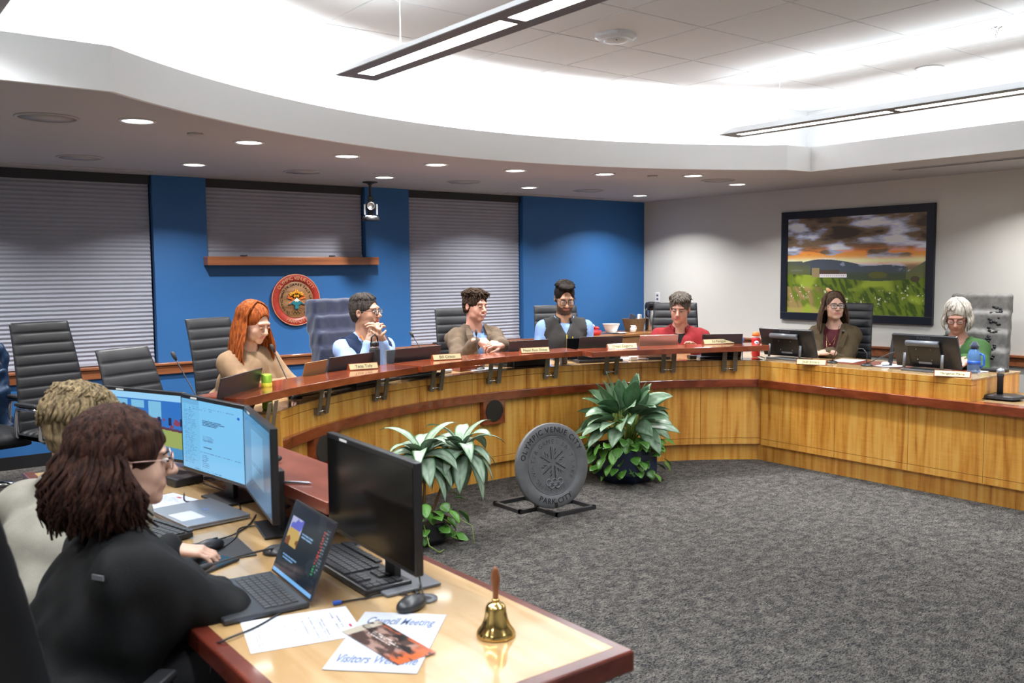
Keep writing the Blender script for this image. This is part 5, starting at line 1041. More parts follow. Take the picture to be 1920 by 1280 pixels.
mk('raised_emblem', m, ['castlight', 'castdark'], t); m = MB(); rings(m, Mx @ Matrix.Translation((0, 0, .004)), .021, .0, -.118, tk=.18); mk('raised_rings', m, 'castlight', t)  # light and shade on the relief put into pale and dark colours
m = MB(); m.box(c+Rm @ V((0, -.262, .004)), (.022, .03, .012), M=Rm); mk('clip', m, 'black', t)
t = thing('medallion_stand', 'low dark steel frame holding the cast medallion', 'stand', (c.x, c.y+.05, 0)); b0 = V((c.x, c.y, .0125))
def sq(pts, r=.0125):
    m = MB(); m.tube(pts, r*1.3, 4, up=(0, 0, 1)); return m
A_ = at(940, 942, .0125); B_ = at(985, 966, .0125); 
z = .0125
fl = [(c.x-.20, c.y+.38), (c.x-.20, c.y+.10), (c.x-.06, c.y+.10), (c.x-.06, c.y-.12), (c.x+.26, c.y-.12), (c.x+.26, c.y+.10), (c.x+.06, c.y+.10), (c.x+.06, c.y+.38), (c.x-.20, c.y+.38)]
m = MB()
for a, b_ in zip(fl, fl[1:]): m.bb(min(a[0], b_[0])-.0125, max(a[0], b_[0])+.0125, min(a[1], b_[1])-.0125, max(a[1], b_[1])+.0125, 0.001, .025)
mk('floor_frame', m, 'darksteel', t)
m = MB(); m.bb(c.x-.075, c.x-.05, c.y+.085, c.y+.11, .025, .40); mk('upright', m, 'darksteel', t)
# framed landscape photograph
X0 = XR; y0, y1, z0, z1 = 4.20, 5.84, 1.095, 2.205; t = thing('framed_picture', 'large dark framed landscape picture on the white wall', 'picture', (X0, (y0+y1)/2, (z0+z1)/2))
m = MB(); fw = .075
for a, b_, c0, c1 in ((y0, y1, z0, z0+fw), (y0, y1, z1-fw, z1), (y0, y0+fw, z0+fw, z1-fw), (y1-fw, y1, z0+fw, z1-fw)): m.bb(X0-.035, X0, a, b_, c0, c1)
mk('frame', m, 'framenavy', t, .003)
def landscape(U, Vv):
    A = np.zeros(U.shape+(3,)); hz = .47+.05*vnoise(U, U*0, 3, 1, 1)+.065*np.exp(-((U-.28)/.22)**2)+.02*np.exp(-((U-.75)/.1)**2)-.03*(U > .85)*(U-.85)*6
    hz = np.where(U > .88, .43+(U-.88)*.9, hz); hz = np.where(U < .12, np.maximum(hz, .545), hz)
    cl = vnoise(U, Vv, 5, 12, 2, 5); sk = np.zeros_like(A)+lin((150, 160, 185)); sk = mixc(sk, lin((108, 92, 72)), (cl-.40)*9); sk = mixc(sk, lin((66, 58, 50)), (cl-.56)*8)
    t_ = np.clip((Vv-.5)/.22, 0, 1); og = vnoise(U, Vv, 6, 22, 5, 4); low_ = np.exp(-((Vv-.60)/.06)**2); sk = mixc(sk, lin((235, 140, 60)), low_*1.2*(og > .42)*np.clip((og-.40)*8, 0, 1)); sk = mixc(sk, lin((250, 215, 165)), np.exp(-((Vv-.545)/.035)**2)*.9); sk = mixc(sk, lin((200, 205, 220)), (np.clip(.42-cl, 0, 1)*9)*(Vv > .66))
    A[:] = sk; mtn = Vv < hz; mn = vnoise(U, Vv, 14, 20, 3, 4); mc = mixc(np.zeros_like(A)+lin((66, 74, 84)), lin((120, 132, 150)), (mn-.60)*12*(Vv > .44)); mc = mixc(mc, lin((60, 70, 50)), np.clip((.45-Vv)*20, 0, 1)); mc = mixc(mc, lin((90, 95, 55)), np.clip((.46+.25*np.abs(U-.5)-Vv)*9, 0, .8)*((U < .18) | (U > .87))); A = np.where(mtn[..., None], mc, A)
    g = Vv < .36+.02*np.sin(U*7)+.05*(U < .3)*(1-U/.3); n1 = vnoise(U+Vv*.3, Vv, 45, 12, 7, 3); n2 = vnoise(U, Vv, 6, 6, 8, 3); gc = mixc(np.zeros_like(A)+lin((88, 105, 28)), lin((52, 70, 20)), (n1-.45)*6); gc = mixc(gc, lin((128, 145, 45)), (n2-.52)*6); gc = mixc(gc, lin((150, 125, 80)), np.clip((.35-U)*4, 0, .75)*np.clip((n1-.42)*5, 0, 1)*(Vv < .28)); n3 = vnoise(U, Vv, 60, 45, 9, 2); gc = mixc(gc, lin((215, 210, 190)), (n3 > .74)*np.clip(1-np.abs(Vv-.17-.06*np.sin(U*9))/.09, 0, 1)*.9); A = np.where(g[..., None], gc, A)
    tr = ((U-.68)/.065)**2+((Vv-.40)/.035)**2 < 1+.4*(n1-.5); A = np.where(tr[..., None], lin((82, 84, 42)), A); tr = ((U-.93)/.03)**2+((Vv-.36)/.03)**2 < 1; A = np.where(tr[..., None], lin((66, 58, 44)), A)
    st = (np.abs(U-(.335+.02*np.sin(Vv*40))) < .055*np.clip((.27-Vv)/.2, 0, 1)**.5+.0) & (Vv < .27); A = np.where(st[..., None], mixc(np.zeros_like(A)+lin((235, 165, 125)), lin((150, 90, 60)), (vnoise(U, Vv, 4, 60, 4, 2)-.5)*5), A)
    b = (U > .255) & (U < .46) & (Vv > .375) & (Vv < .41); A = np.where(b[..., None], lin((205, 200, 205)), A); b = (U > .25) & (U < .405) & (Vv >= .41) & (Vv < .452); A = np.where(b[..., None], lin((70, 56, 46)), A); b = (U > .40) & (U < .46) & (Vv >= .41) & (Vv < .43); A = np.where(b[..., None], lin((90, 72, 60)), A)
    b = ((np.abs(U-.210) < .014) | (np.abs(U-.238) < .014)) & (Vv > .375) & (Vv < .475); A = np.where(b[..., None], lin((135, 120, 85)), A); b = (np.mod(U, .016) < .005) & (U > .26) & (U < .45) & (Vv > .388) & (Vv < .398); A = np.where(b[..., None], lin((90, 85, 90)), A)
    return np.clip(A*1.55, 0, 1)
painted('print', frame((X0-.018, (y0+y1)/2, (z0+z1)/2), (0, -1, 0), (0, 0, 1)), y1-y0-2*fw, z1-z0-2*fw, 420, 280, landscape, 'picture', t)
# ================================================================= DEVICES ON THE DAIS
DZ = .8575
def laptop(pl, pr, label, colr='lid', tilt=14, group='laptops on the council desk', dev=True, zb=DZ, depth=.215, open_screen='screen_off'):
    pl, pr = V(pl), V(pr); top = (pl+pr)/2; ex = (pr-pl); ex.z = 0; w = ex.length; ex.normalize(); out = V((ex.y, -ex.x, 0))   # out: away from the user, towards the room
    h = (top.z-zb-.014)/math.cos(rad(tilt)); hinge = top-out*h*math.sin(rad(tilt)); hinge.z = zb+.014; lz = V((0, 0, 1))*math.cos(rad(tilt))+out*math.sin(rad(tilt)); nb = ex.cross(lz).normalized()
    t = thing('laptop', label, 'laptop', (hinge.x, hinge.y, zb), group)
    M3 = frame(hinge, ex, lz, nb).to_3x3(); m = MB(); m.box(hinge+lz*h/2, (w, h, .007), M=M3); l = mk('lid', m, colr, t, .002)
    m = MB(); m.box(hinge+lz*h/2-out*.0042, (w-.012, h-.014, .0012), M=M3); mk('display', m, 'glassblk', l)
    Mb = frame(hinge, ex, -out, (0, 0, 1)).to_3x3(); m = MB(); m.box(hinge-out*depth/2-V((0, 0, .0065)), (w, depth, .013), M=frame(hinge, ex, -out).to_3x3()); b_ = mk('base', m, colr, t, .002)
    m = MB(); m.box(hinge-out*.075+V((0, 0, .0008)), (w-.04, .10, .0016), M=frame(hinge, ex, -out).to_3x3()); mk('keyboard', m, 'keys', b_)
    return t
def ap(u, v, R=3.32): return arcpt(u, v, R)
for a, b_, lb, c_ in [((414, 706), (492, 692), 'dark laptop in front of the person with auburn hair', 'lid'), ((572, 681), (614, 673), 'gold tan laptop lid left of the navy vest person', 'goldlid'), ((618, 669), (703, 660.5), 'dark laptop in front of the navy vest person', 'lid'),
                      ((742, 654), (827, 647), 'wide dark laptop left of the brown jacket person', 'lid'), ((955, 640), (1029, 635), 'black laptop right of the brown jacket person', 'lid'), ((1087, 632), (1168, 629), 'black laptop in front of the bearded person', 'lid'),
                      ((1200, 628), (1272, 627.5), 'rose grey laptop in front of the red fleece person', 'rosegold'), ((1317, 627), (1393, 625), 'dark laptop at the right end of the raised shelf', 'lid')]:
    laptop(ap(*a), ap(*b_), lb, c_)
p0, p1 = ap(1063, 636, 3.5), ap(1088, 632, 3.5)
m = MB(); m.box((p0+p1)/2-V((0, 0, .09)), ((p1-p0).length, .012, .18), rz=math.atan2(p1.y-p0.y, p1.x-p0.x)); q = (p0+p1)/2; solo('tablet', m, 'glassblk', 'dark tablet standing beside the bearded person laptop', 'tablet', (q.x, q.y, DZ), None, .003)
p0, p1 = ap(724, 658, 3.45), ap(745, 653, 3.45); m = MB(); m.box((p0+p1)/2-V((0, 0, .10)), ((p1-p0).length, .012, .20), rz=math.atan2(p1.y-p0.y, p1.x-p0.x)); q = (p0+p1)/2; solo('tablet', m, 'greyplastic', 'grey tablet standing left of the wide dark laptop', 'tablet', (q.x, q.y, DZ), None, .003)
def mic(base, head, label, group='gooseneck microphones', big=False, plate=True, bend=.5):
    base, head = V(base), V(head); t = thing('gooseneck_microphone', label, 'microphone', base, group); m = MB()
    if plate: m.lathe([(.045, 0), (.045, .008), (.03, .018), (.012, .022)], base, 22)
    else: m.lathe([(.012, 0), (.012, .02)], base, 12)
    mk('base', m, 'black', t); mid = base.lerp(head, .5)+V((0, 0, (head-base).length*.12*bend)); m = MB(); pts = []
    for i in range(13): f = i/12; pts.append(base.lerp(mid, f).lerp(mid.lerp(head, f), f)+V((0, 0, .015*(1-f))))
    m.tube(pts, .0035, 6); mk('gooseneck', m, 'darksteel', t); d = (pts[-1]-pts[-2]).normalized(); m = MB(); m.tube([pts[-1]-d*.01, pts[-1]+d*.012, pts[-1]+d*.035, pts[-1]+d*.042], [.006, .0105, .0105, .005], 10); mk('mic_head', m, 'blackmatte', t)
def az(u, R, z=DZ):
    d = ray(u, 560); best = None
    for k in range(100, 1400): 
        p = CC+d*(k*.01/FPX); 
        if p.y > 3.4 and math.hypot(p.x-AC[0], p.y-AC[1]) > R: return V((p.x, p.y, z))
mic(az(388, 3.40), ap(329, 672, 3.62), 'gooseneck microphone at the left end of the raised shelf', bend=-.3)
mic(az(548, 3.36), ap(513, 657, 3.5), 'gooseneck microphone beside the person with auburn hair', bend=-.1)
mic(az(806, 3.40), ap(774, 630, 3.55), 'gooseneck microphone in front of the tall pleated shade', bend=.9)
mic(az(897, 3.36), ap(893, 627, 3.45), 'gooseneck microphone in front of the brown jacket person', bend=0)
mic(at(1560, 680, DZ), P3(1580, 625, 6.95), 'gooseneck microphone before the olive blazer person', bend=0)
p = at(1625, 686, DZ); t = thing('gooseneck_microphone', 'bent gooseneck microphone between the two wing monitors', 'microphone', p, 'gooseneck microphones'); m = MB(); m.lathe([(.045, 0), (.045, .008), (.03, .018), (.012, .022)], p, 22); mk('base', m, 'black', t)
m = MB(); m.tube([p+V((0, 0, .02)), p+V((0, .0, .10)), p+V((-.01, .03, .135)), p+V((.0, .08, .13)), p+V((.02, .12, .09)), p+V((.05, .13, .05))], .0035, 6); m.tube([p+V((0, 0, .02)), p+V((.12, -.12, .10)), p+V((.2, -.22, .14))], .0035, 6); mk('gooseneck', m, 'darksteel', t)
# name plates
def plate(u0, v0, u1, v1, z, text, lb, rev=False):
    a, b_ = at(u0, v0, z+.0005), at(u1, v1, z+.0005); ex = (b_-a); ex.z = 0; w = ex.length; ex.normalize(); out = V((ex.y, -ex.x, 0)); c = (a+b_)/2; c.z = z+.0005
    t = thing('name_plate', lb, 'name plate', c, 'name plates on the council desk'); tl = rad(30); up = V((0, 0, 1))*math.cos(tl)-out*math.sin(tl); nn_ = ex.cross(up)
    if nn_.dot(out) < 0: nn_ = -nn_
    h = .05; m = MB(); e0, e1 = c-ex*w/2, c+ex*w/2; vs = []
    for e in (e0, e1): vs += [e, e+up*h, e-out*.045]
    m.add(vs, [(0, 1, 2), (5, 4, 3), (0, 3, 4, 1), (1, 4, 5, 2), (2, 5, 3, 0)]); mk('wedge', m, 'cherry', t)
    m = MB(); m.box(c+up*(h/2)+nn_*.002, (w-.014, h-.010, .003), M=frame(c, ex, up, nn_).to_3x3()); mk('brass_face', m, 'plategold', t)
    m = MB(); textmesh(text, .030 if len(text) < 14 else .026, frame(c+up*(h/2)+nn_*.0042, ex, up, nn_), mb=m); mk('lettering', m, 'platetext', t)
plate(655, 695, 711, 691, .985, 'Tana Toly', 'name plate on the left raised shelf before the navy vest person')
plate(812, 676.5, 867, 673, .985, 'Bill Ciraco', 'name plate on the middle raised shelf before the brown jacket person')
plate(977, 663, 1032, 660.5, .985, 'Mayor Ryan Dickey', 'name plate on the middle shelf near its right end')
plate(1140, 655, 1196, 653, .985, 'Diego Zegarra', 'name plate on the right shelf before the bearded person laptop')
plate(1320, 646, 1378, 644, .985, 'Ed Parigian', 'name plate at the right end of the raised shelf')
plate(1492, 683, 1549, 685.5, DZ, 'Jodi Emery', 'name plate on the wing beside the first touch monitor')
plate(1750, 705, 1820, 709, DZ, 'Margaret Plane', 'name plate on the wing before the blue water bottle')
# touch monitors on the wing
def touchmon(tl, tr, label):
    a, b_ = atx(tl, 6.44), atx(tr, 6.44); a.z = b_.z = (a.z+b_.z)/2; ex = (b_-a).normalized(); w = (b_-a).length; tilt = rad(20); up = V((0, 0, 1))*math.cos(tilt)+V((-1, 0, 0))*math.sin(tilt); nb = up.cross(ex)
    if nb.x > 0: nb = -nb
    h = (a.z-.885)/math.cos(tilt); c = (a+b_)/2-up*h/2; R3 = frame(c, ex, up, nb).to_3x3(); t = thing('touch_monitor', label, 'monitor', (c.x+.05, c.y, DZ), 'black touch monitors on the wing desk')
    m = MB(); m.box(c, (w, h, .028), M=R3); mk('housing', m, 'plastic', t, .006); m = MB(); m.box(c-nb*.0148, (w-.02, h-.02, .001), M=R3); mk('display', m, 'glassblk', t)
    m = MB(); m.box(c+up*h*.0+nb*.026, (w*.5, h*.70, .03), M=R3); cov = mk('rear_cover', m, 'black', t, .004); m = MB(); m.tube([c+up*h*.30+nb*.04-ex*w*.25, c+up*h*.30+nb*.04+ex*w*.25], .022, 12); mk('hinge_bar', m, 'greyplastic', t)
    for q in (-1, 1):
        m = MB(); p = c+nb*.045+ex*w*.29*q; m.tube([p+up*h*-.0, V((p.x-.01, p.y, DZ+.02))], .012, 6, flat=.6); mk('leg', m, 'greyplastic', t)
    m = MB(); m.box(V((c.x-.06, c.y, DZ+.008)), (.03, w*.64, .016)); mk('foot_bar', m, 'greyplastic', t, .004); m = MB(); m.box(V((c.x+.03, c.y, DZ+.006)), (.20, w*.6, .010)); mk('base_plate', m, 'black', t, .003)
    m = MB(); textmesh('PLANAR', .026, frame(c+up*h*.42+nb*.0145, ex, up, nb), mb=m, sp=1.1); mk('lettering', m, 'greyplastic', t)
    m = MB(); textmesh('E24-7   INPUT', .012, frame(c-up*h*.30+nb*.0415, ex, up, nb), mb=m) if 0 else m.box(c-up*h*.30+nb*.0415, (w*.2, h*.06, .001), M=R3); mk('rating_label', m, 'silver', t)
    for ix, iy in ((-.1, .12), (.1, .12), (-.1, -.2), (.1, -.2)): m = MB(); m.ball(c+ex*w*ix*1.1+up*h*iy+nb*.041, .004, 8); mk('screw', m, 'chrome', t)
def atx(uv, X): d = ray(*uv); return CC+d*(X/d.x)
touchmon((1424, 614), (1523, 619), 'black touch monitor seen from behind, before the olive blazer person')
touchmon((1673, 626), (1795, 630), 'black touch monitor seen from behind, before the green cardigan person')
q = atx((1668, 640), 6.62); m = MB(); m.box((6.66, q.y, DZ+.12), (.02, .03, .24), M=Matrix.Rotation(.25, 3, 'Y')); solo('speaker_bar', m, 'black', 'narrow black upright bar left of the right touch monitor', 'speaker', (6.66, q.y, DZ), None, .003)
# bottles, can, small things on the dais
def bottle_blue():
    p = at(1822, 699, DZ); p.x += .03; p.z = DZ; t = thing('water_bottle', 'translucent blue water bottle on the right wing desk', 'bottle', p); m = MB(); m.lathe([(.036, .001), (.044, .01), (.045, .12), (.040, .15), (.026, .172), (.025, .18)], p, 24); mk('body', m, 'bottleblue', t)
    m = MB(); m.lathe([(.029, .175), (.030, .20), (.022, .206), (.016, .225), (.0001, .226)], p, 20); mk('cap', m, 'navyfab', t); m = MB(); m.tube([p+V((-.0, -.044, .14)), p+V((0, -.07, .13)), p+V((0, -.07, .06)), p+V((0, -.045, .04))], .008, 8); mk('handle', m, 'blue', t); m = MB(); m.lathe([(.0453, .06), (.0453, .09)], p, 24); mk('printed_band', m, 'blue', t)
bottle_blue()
p = az(1417, 3.36); p = at(1417, 668, DZ); t = thing('red_bottle', 'red insulated bottle with round emblem beside the first touch monitor', 'bottle', p); m = MB(); m.lathe([(.030, .001), (.036, .008), (.037, .15), (.034, .168)], p, 24); mk('body', m, 'redplastic', t); m = MB(); m.lathe([(.0345, .166), (.0345, .176)], p, 24); mk('ring', m, 'white', t); m = MB(); m.lathe([(.034, .175), (.033, .195), (.022, .215), (.0001, .217)], p, 24); mk('lid', m, 'orange', t)
dn = V((-p.x, -p.y, 0)).normalized(); dr = V((-dn.y, dn.x, 0)); m = MB(); cc = p+dn*.0375+dr*.006+V((0, 0, .12)); m.lathe([(.022, 0), (.022, .001), (.0001, .001)], cc, 20, M=dn.to_track_quat('Z', 'Y').to_matrix()); m.box(cc+dn*.002, (.014, .014, .001), M=frame(cc, V((0, 0, 1))+dr, V((0, 0, 1))-dr, dn).to_3x3(), mi=1); mk('emblem', m, ['white', 'blue'], t)
p = az(498, 3.33); p.z = DZ+.05; pb = ap(500, 712, 3.30)
p = V((pb.x, pb.y, DZ)); zt_ = ap(500, 701, 3.30).z; t = thing('drink_can', 'small lime green drink can behind the left raised shelf', 'can', p); hh = zt_-DZ; m = MB(); m.lathe([(.024, 0), (.029, .006), (.029, hh-.008), (.025, hh)], p, 20); mk('body', m, 'canlime', t); m = MB(); m.lathe([(.0295, hh*.55), (.0295, hh*.76)], p, 20); mk('printed_band', m, 'yellow', t)
pb = ap(703, 690, 3.34); p = V((pb.x, pb.y, DZ)); zt_ = ap(703, 640, 3.34).z; hh = zt_-DZ; t = thing('black_flask', 'black flask with loop handle before the navy vest person', 'bottle', p); m = MB(); m.lathe([(.034, .001), (.037, .006), (.037, hh*.80), (.030, hh*.86)], p, 22); mk('body', m, 'blackmatte', t)
m = MB(); m.lathe([(.031, hh*.85), (.031, hh*.97), (.025, hh)], p, 20); mk('cap', m, 'black', t); m = MB(); m.lathe([(.0315, hh*.86), (.0315, hh*.88)], p, 20); mk('steel_ring', m, 'steel', t); m = MB(); m.tube([p+V((-.026, 0, hh*.93)), p+V((-.022, 0, hh+.03)), p+V((0, 0, hh+.05)), p+V((.022, 0, hh+.03)), p+V((.026, 0, hh*.93))], .006, 8); mk('loop_handle', m, 'black', t)
def desk_item(name, u, R, dims, mt_, label, cat, z=DZ, bev=.004, rz=None, grp=None):
    p = az(u, R, z); a = math.atan2(p.y-AC[1], p.x-AC[0])+math.pi/2 if rz is None else rz; m = MB(); m.box(p+V((0, 0, dims[2]/2+.0006)), dims, rz=a); return solo(name, m, mt_, label, cat, p, grp, bev)
desk_item('document_folder', 872, 3.42, (.22, .14, .035), 'cherry', 'dark red folder box under the middle shelf', 'folder'); desk_item('paper_sheet', 905, 3.36, (.26, .16, .004), 'paper', 'white papers beside the dark red folder', 'paper')
desk_item('keyboard', 690, 3.38, (.42, .14, .02), 'keys', 'black keyboard under the left shelf', 'keyboard'); desk_item('keyboard', 775, 3.36, (.40, .14, .02), 'keys', 'black keyboard under the shelf joint', 'keyboard'); desk_item('document_tray', 985, 3.42, (.34, .2, .05), 'black', 'black tray under the middle shelf', 'tray')
desk_item('keyboard', 1122, 3.36, (.40, .12, .022), 'keys', 'black keyboard below the bearded person', 'keyboard'); desk_item('power_adapter', 1187, 3.34, (.06, .05, .035), 'white', 'white cube charger under the right shelf', 'charger'); desk_item('equipment_box', 1230, 3.42, (.22, .12, .04), 'darksteel', 'flat brown grey box under the right shelf', 'box')
desk_item('cup', 1056, 3.34, (.05, .05, .055), 'greyplastic', 'small dark cup under the shelf end', 'cup'); desk_item('mouse', 1298, 3.36, (.06, .09, .03), 'black', 'black mouse under the right shelf', 'mouse'); desk_item('keyboard', 1345, 3.38, (.32, .14, .02), 'navyfab', 'dark navy keyboard under the right shelf end', 'keyboard')
desk_item('tissue_clump', 835, 3.36, (.09, .05, .03), 'paper', 'crumpled white tissue under the middle shelf', 'tissue', bev=.012); desk_item('paper_sheet', 1190, 3.50, (.25, .18, .003), 'paper', 'white sheet beside the cube charger', 'paper'); desk_item('pen_holder', 545, 3.42, (.10, .07, .02), 'cherry', 'dark red coaster under the left shelf', 'coaster')
m = MB(); p = az(1180, 3.33); q = az(1216, 3.36)
for k in range(3): m.tube([p+V((0, 0, .012+.004*k)), p.lerp(q, .3)+V((0, .01*k, .02)), p.lerp(q, .7)+V((.01, 0, .01)), q+V((0, .02*k, .008))], .0025, 6)
solo('charger_cable', m, 'white', 'white charger cables under the right shelf', 'cable', p)
m = MB(); m.box(V((6.75, 4.22, DZ+.0018)), (.28, .20, .0016), rz=.2); solo('paper_sheet', m, 'paper', 'white papers before the olive blazer person', 'paper', (6.75, 4.22, DZ+.001)); m = MB(); m.box(V((6.66, 3.78, DZ+.002)), (.24, .17, .0025), rz=.1); solo('paper_sheet', m, 'paper', 'white papers left of the right touch monitor', 'paper', (6.66, 3.78, DZ+.001))
m = MB(); m.ball(V((6.60, 3.80, DZ+.018)), (.04, .03, .015), 10); solo('adapter', m, 'white', 'white adapter on the papers left of the right monitor', 'adapter', (6.6, 3.8, DZ))
m = MB(); m.tube([V((6.52, 3.88, DZ+.006)), V((6.45, 3.80, DZ+.006)), V((6.47, 3.70, DZ+.006)), V((6.60, 3.62, DZ+.006)), V((6.72, 3.56, DZ+.006))], .003, 6); solo('charger_cable', m, 'black', 'black cable on the wing by the right monitor', 'cable', (6.5, 3.8, DZ))
m = MB(); m.box(V((6.84, 3.08, DZ+.01)), (.10, .16, .018)); solo('tablet', m, 'black', 'small black case at the end of the wing top', 'case', (6.84, 3.08, DZ), None, .003); m = MB(); m.box(V((6.70, 3.14, DZ+.003)), (.14, .10, .005)); solo('paper_sheet', m, 'paper', 'white card behind the blue bottle', 'card', (6.7, 3.14, DZ))
m = MB(); cb = ap(1392, 636, 3.40); m.ball(cb, .018, 14); m.tube([cb-V((0, 0, .015)), V((cb.x, cb.y, DZ))], .006, 8); solo('webcam', m, 'bottleblue', 'small blue ball webcam at the right shelf end', 'webcam', (cb.x, cb.y, DZ))
# handheld mic charger on the lower counter
p = at(1880, 748, .70); p.z = .70; t = thing('microphone_charger', 'black base with upright silver topped microphone on the lower counter', 'microphone', p); m = MB()
vs = []
for s_, z_ in ((.7, .0), (1., .012), (.95, .028), (.8, .034)): vs += [p+V((.11*s_*math.copysign(abs(math.cos(q))**.5, math.cos(q)), .13*s_*math.copysign(abs(math.sin(q))**.5, math.sin(q)), z_)) for q in [2*math.pi*k/32 for k in range(32)]]
m.add(vs, [(i*32+k, i*32+(k+1) % 32, (i+1)*32+(k+1) % 32, (i+1)*32+k) for i in range(3) for k in range(32)]+[tuple(range(32))[::-1], tuple(range(96, 128))]); mk('base', m, 'black', t)
m = MB(); m.lathe([(.020, .034), (.020, .15), (.023, .16), (.023, .175)], p+V((.0, .02, 0)), 20); mk('body', m, 'blackmatte', t); m = MB(); m.lathe([(.023, .175), (.027, .19), (.024, .21), (.0001, .218)], p+V((0, .02, 0)), 20); mk('grille', m, 'silver', t)
m = MB(); m.tube([p+V((-.1, .06, .01)), p+V((-.16, .12, .004)), p+V((-.22, .16, .004))], .003, 6); mk('cable', m, 'black', t)
# ================================================================= CLERKS' DESK IN THE FOREGROUND
NZ = .7412
def desktop_pc(name_lab, pA, pB, htop, hbot, paint, lbl, base, nx=160, ny=100, mat_='screen'):
    # pA: far upper corner (left in view), pB: near upper corner; the panel hangs between them
    a, b_ = V(pA), V(pB); z1 = htop; z0 = hbot; a.z = b_.z = (z0+z1)/2; ex = (b_-a).normalized(); w = (b_-a).length; nb = V((ex.y, -ex.x, 0)); 
    if nb.x > 0: nb = -nb
    c = (a+b_)/2; t = thing('monitor', lbl, 'monitor', (base[0], base[1], NZ), 'computer monitors on the foreground desk'); h = z1-z0; R3 = frame(c, ex, (0, 0, 1), nb).to_3x3()
    m = MB(); m.box(c-nb*.012, (w, h, .024), M=R3); mk('housing', m, 'bezel', t, .003); 
    painted('screen', frame(c+nb*.0012, ex, (0, 0, 1), nb), w-.014, h-.028, nx, ny, paint, mat_, t)
    m = MB(); m.box(V((c.x, c.y, 0))-nb*.075+V((0, 0, (NZ+z0+.12)/2)), (.06, .022, z0+.12-NZ), M=R3 @ Matrix.Rotation(0, 3, 'X') if 0 else Matrix(((ex.x, nb.x, 0), (ex.y, nb.y, 0), (0, 0, 1)))); mk('stand_neck', m, 'black', t, .003)
    m = MB(); m.box(V((c.x, c.y, NZ+.005))-nb*.085, (.22, .17, .009), M=Matrix(((ex.x, nb.x, 0), (ex.y, nb.y, 0), (0, 0, 1)))); mk('stand_base', m, 'greyplastic' if 'nearest to' in lbl else 'black', t, .003)
    m = MB(); m.box(c+V((0, 0, h/2-.008))-ex*(w*.28)+nb*.001, (.05, .007, .001), M=R3); mk('asset_label', m, 'white', t)
    return t
def scr_video(U, Vv):
    A = np.zeros(U.shape+(3,))+lin((40, 110, 190)); A = np.where((Vv > .90)[..., None], lin((150, 205, 240)), A)
    for a, b_, lo in ((.14, .31, .5), (.36, .53, .76), (.59, .75, .5)): A = np.where(((U > a) & (U < b_) & (Vv > lo) & (Vv < .88))[..., None], lin((120, 185, 220)), A)
    A = np.where(((U > .30) & (U < .75) & (np.abs(Vv-.56) < .03+.05*vnoise(U, Vv, 14, 3, 3)))[..., None], lin((30, 60, 110)), A); n = vnoise(U, Vv, 16, 16, 2, 2)
    A = np.where(((np.abs(Vv-.55) < .07) & (n > .55) & (U > .3))[..., None], lin((130, 60, 90)), A); A = np.where(((np.abs(Vv-.58) < .06) & (np.mod(U, .14) < .035) & (U > .35))[..., None], lin((20, 35, 80)), A)
    A = np.where((Vv < .50-.10*(U-.5))[..., None], lin((150, 165, 90)), A); A = np.where((np.abs(Vv-(.50-.12*(U-.5))) < .02)[..., None], lin((90, 50, 70)), A); A = np.where((Vv < .22-.12*(U-.5))[..., None], lin((70, 140, 190)), A)
    A = np.where((((U-.70)/.07)**2+((Vv-.34)/.13)**2 < .8+n)[..., None] & (U > .58)[..., None], lin((80, 170, 140)), A); return A*1.0
def txtrows(U, Vv, A, u0, u1, v0, v1, nrow, col, dens=.7, seed=0, fill=.45):
    rs = np.random.RandomState(seed); r = np.floor((Vv-v0)/(v1-v0)*nrow).astype(int); fr = (Vv-v0)/(v1-v0)*nrow-r; ok = (U > u0) & (U < u1) & (Vv > v0) & (Vv < v1) & (fr > (1-fill)/2) & (fr < (1+fill)/2); tab = rs.rand(max(nrow, 1), 80) < dens; ln = rs.uniform(.6, 1, nrow+1)
    uu = (U-u0)/(u1-u0); k = np.clip((uu*79).astype(int), 0, 79); rr = np.clip(r, 0, nrow-1); ok &= tab[rr, k] & (uu < ln[rr]); return mixc(A, col, ok*1.0)
def scr_doc(U, Vv):
    A = np.zeros(U.shape+(3,))+lin((118, 188, 232)); A = np.where((Vv > .93)[..., None], lin((108, 172, 215)), A); A = np.where(((U > .30))[..., None], lin((124, 194, 238)), A)
    A = txtrows(U, Vv, A, .03, .25, .08, .86, 34, lin((80, 130, 175)), .45, 1); A = txtrows(U, Vv, A, .35, .72, .66, .74, 4, lin((55, 80, 120)), .97, 2, .6); A = txtrows(U, Vv, A, .35, .55, .44, .52, 5, lin((75, 110, 150)), .7, 3); A = txtrows(U, Vv, A, .35, .58, .34, .37, 1, lin((60, 90, 130)), .9, 4); A = txtrows(U, Vv, A, .30, .98, .27, .29, 1, lin((90, 130, 170)), .6, 5)
    A = txtrows(U, Vv, A, .33, .45, .06, .25, 7, lin((80, 120, 165)), .7, 6); A = txtrows(U, Vv, A, .05, .95, .86, .92, 2, lin((90, 140, 185)), .35, 7); A = txtrows(U, Vv, A, .2, .7, .01, .03, 1, lin((60, 90, 140)), .4, 9)
    A = np.where((((U-.93)/.02)**2+((Vv-.86)/.02)**2 < 1)[..., None], lin((30, 90, 200)), A); return A*1.0
def scr_side(U, Vv):
    A = np.zeros(U.shape+(3,))+lin((78, 108, 138)); A = np.where(((U > .3) & (U < .75) & (Vv < .86) & (Vv > .22))[..., None], lin((98, 140, 172)), A); A = txtrows(U, Vv, A, .34, .66, .64, .70, 3, lin((40, 60, 90)), .9, 2); A = txtrows(U, Vv, A, .3, .7, .4, .46, 2, lin((50, 70, 95)), .8, 3); A = np.where((Vv > .92)[..., None], lin((60, 100, 140)), A); return A*.8
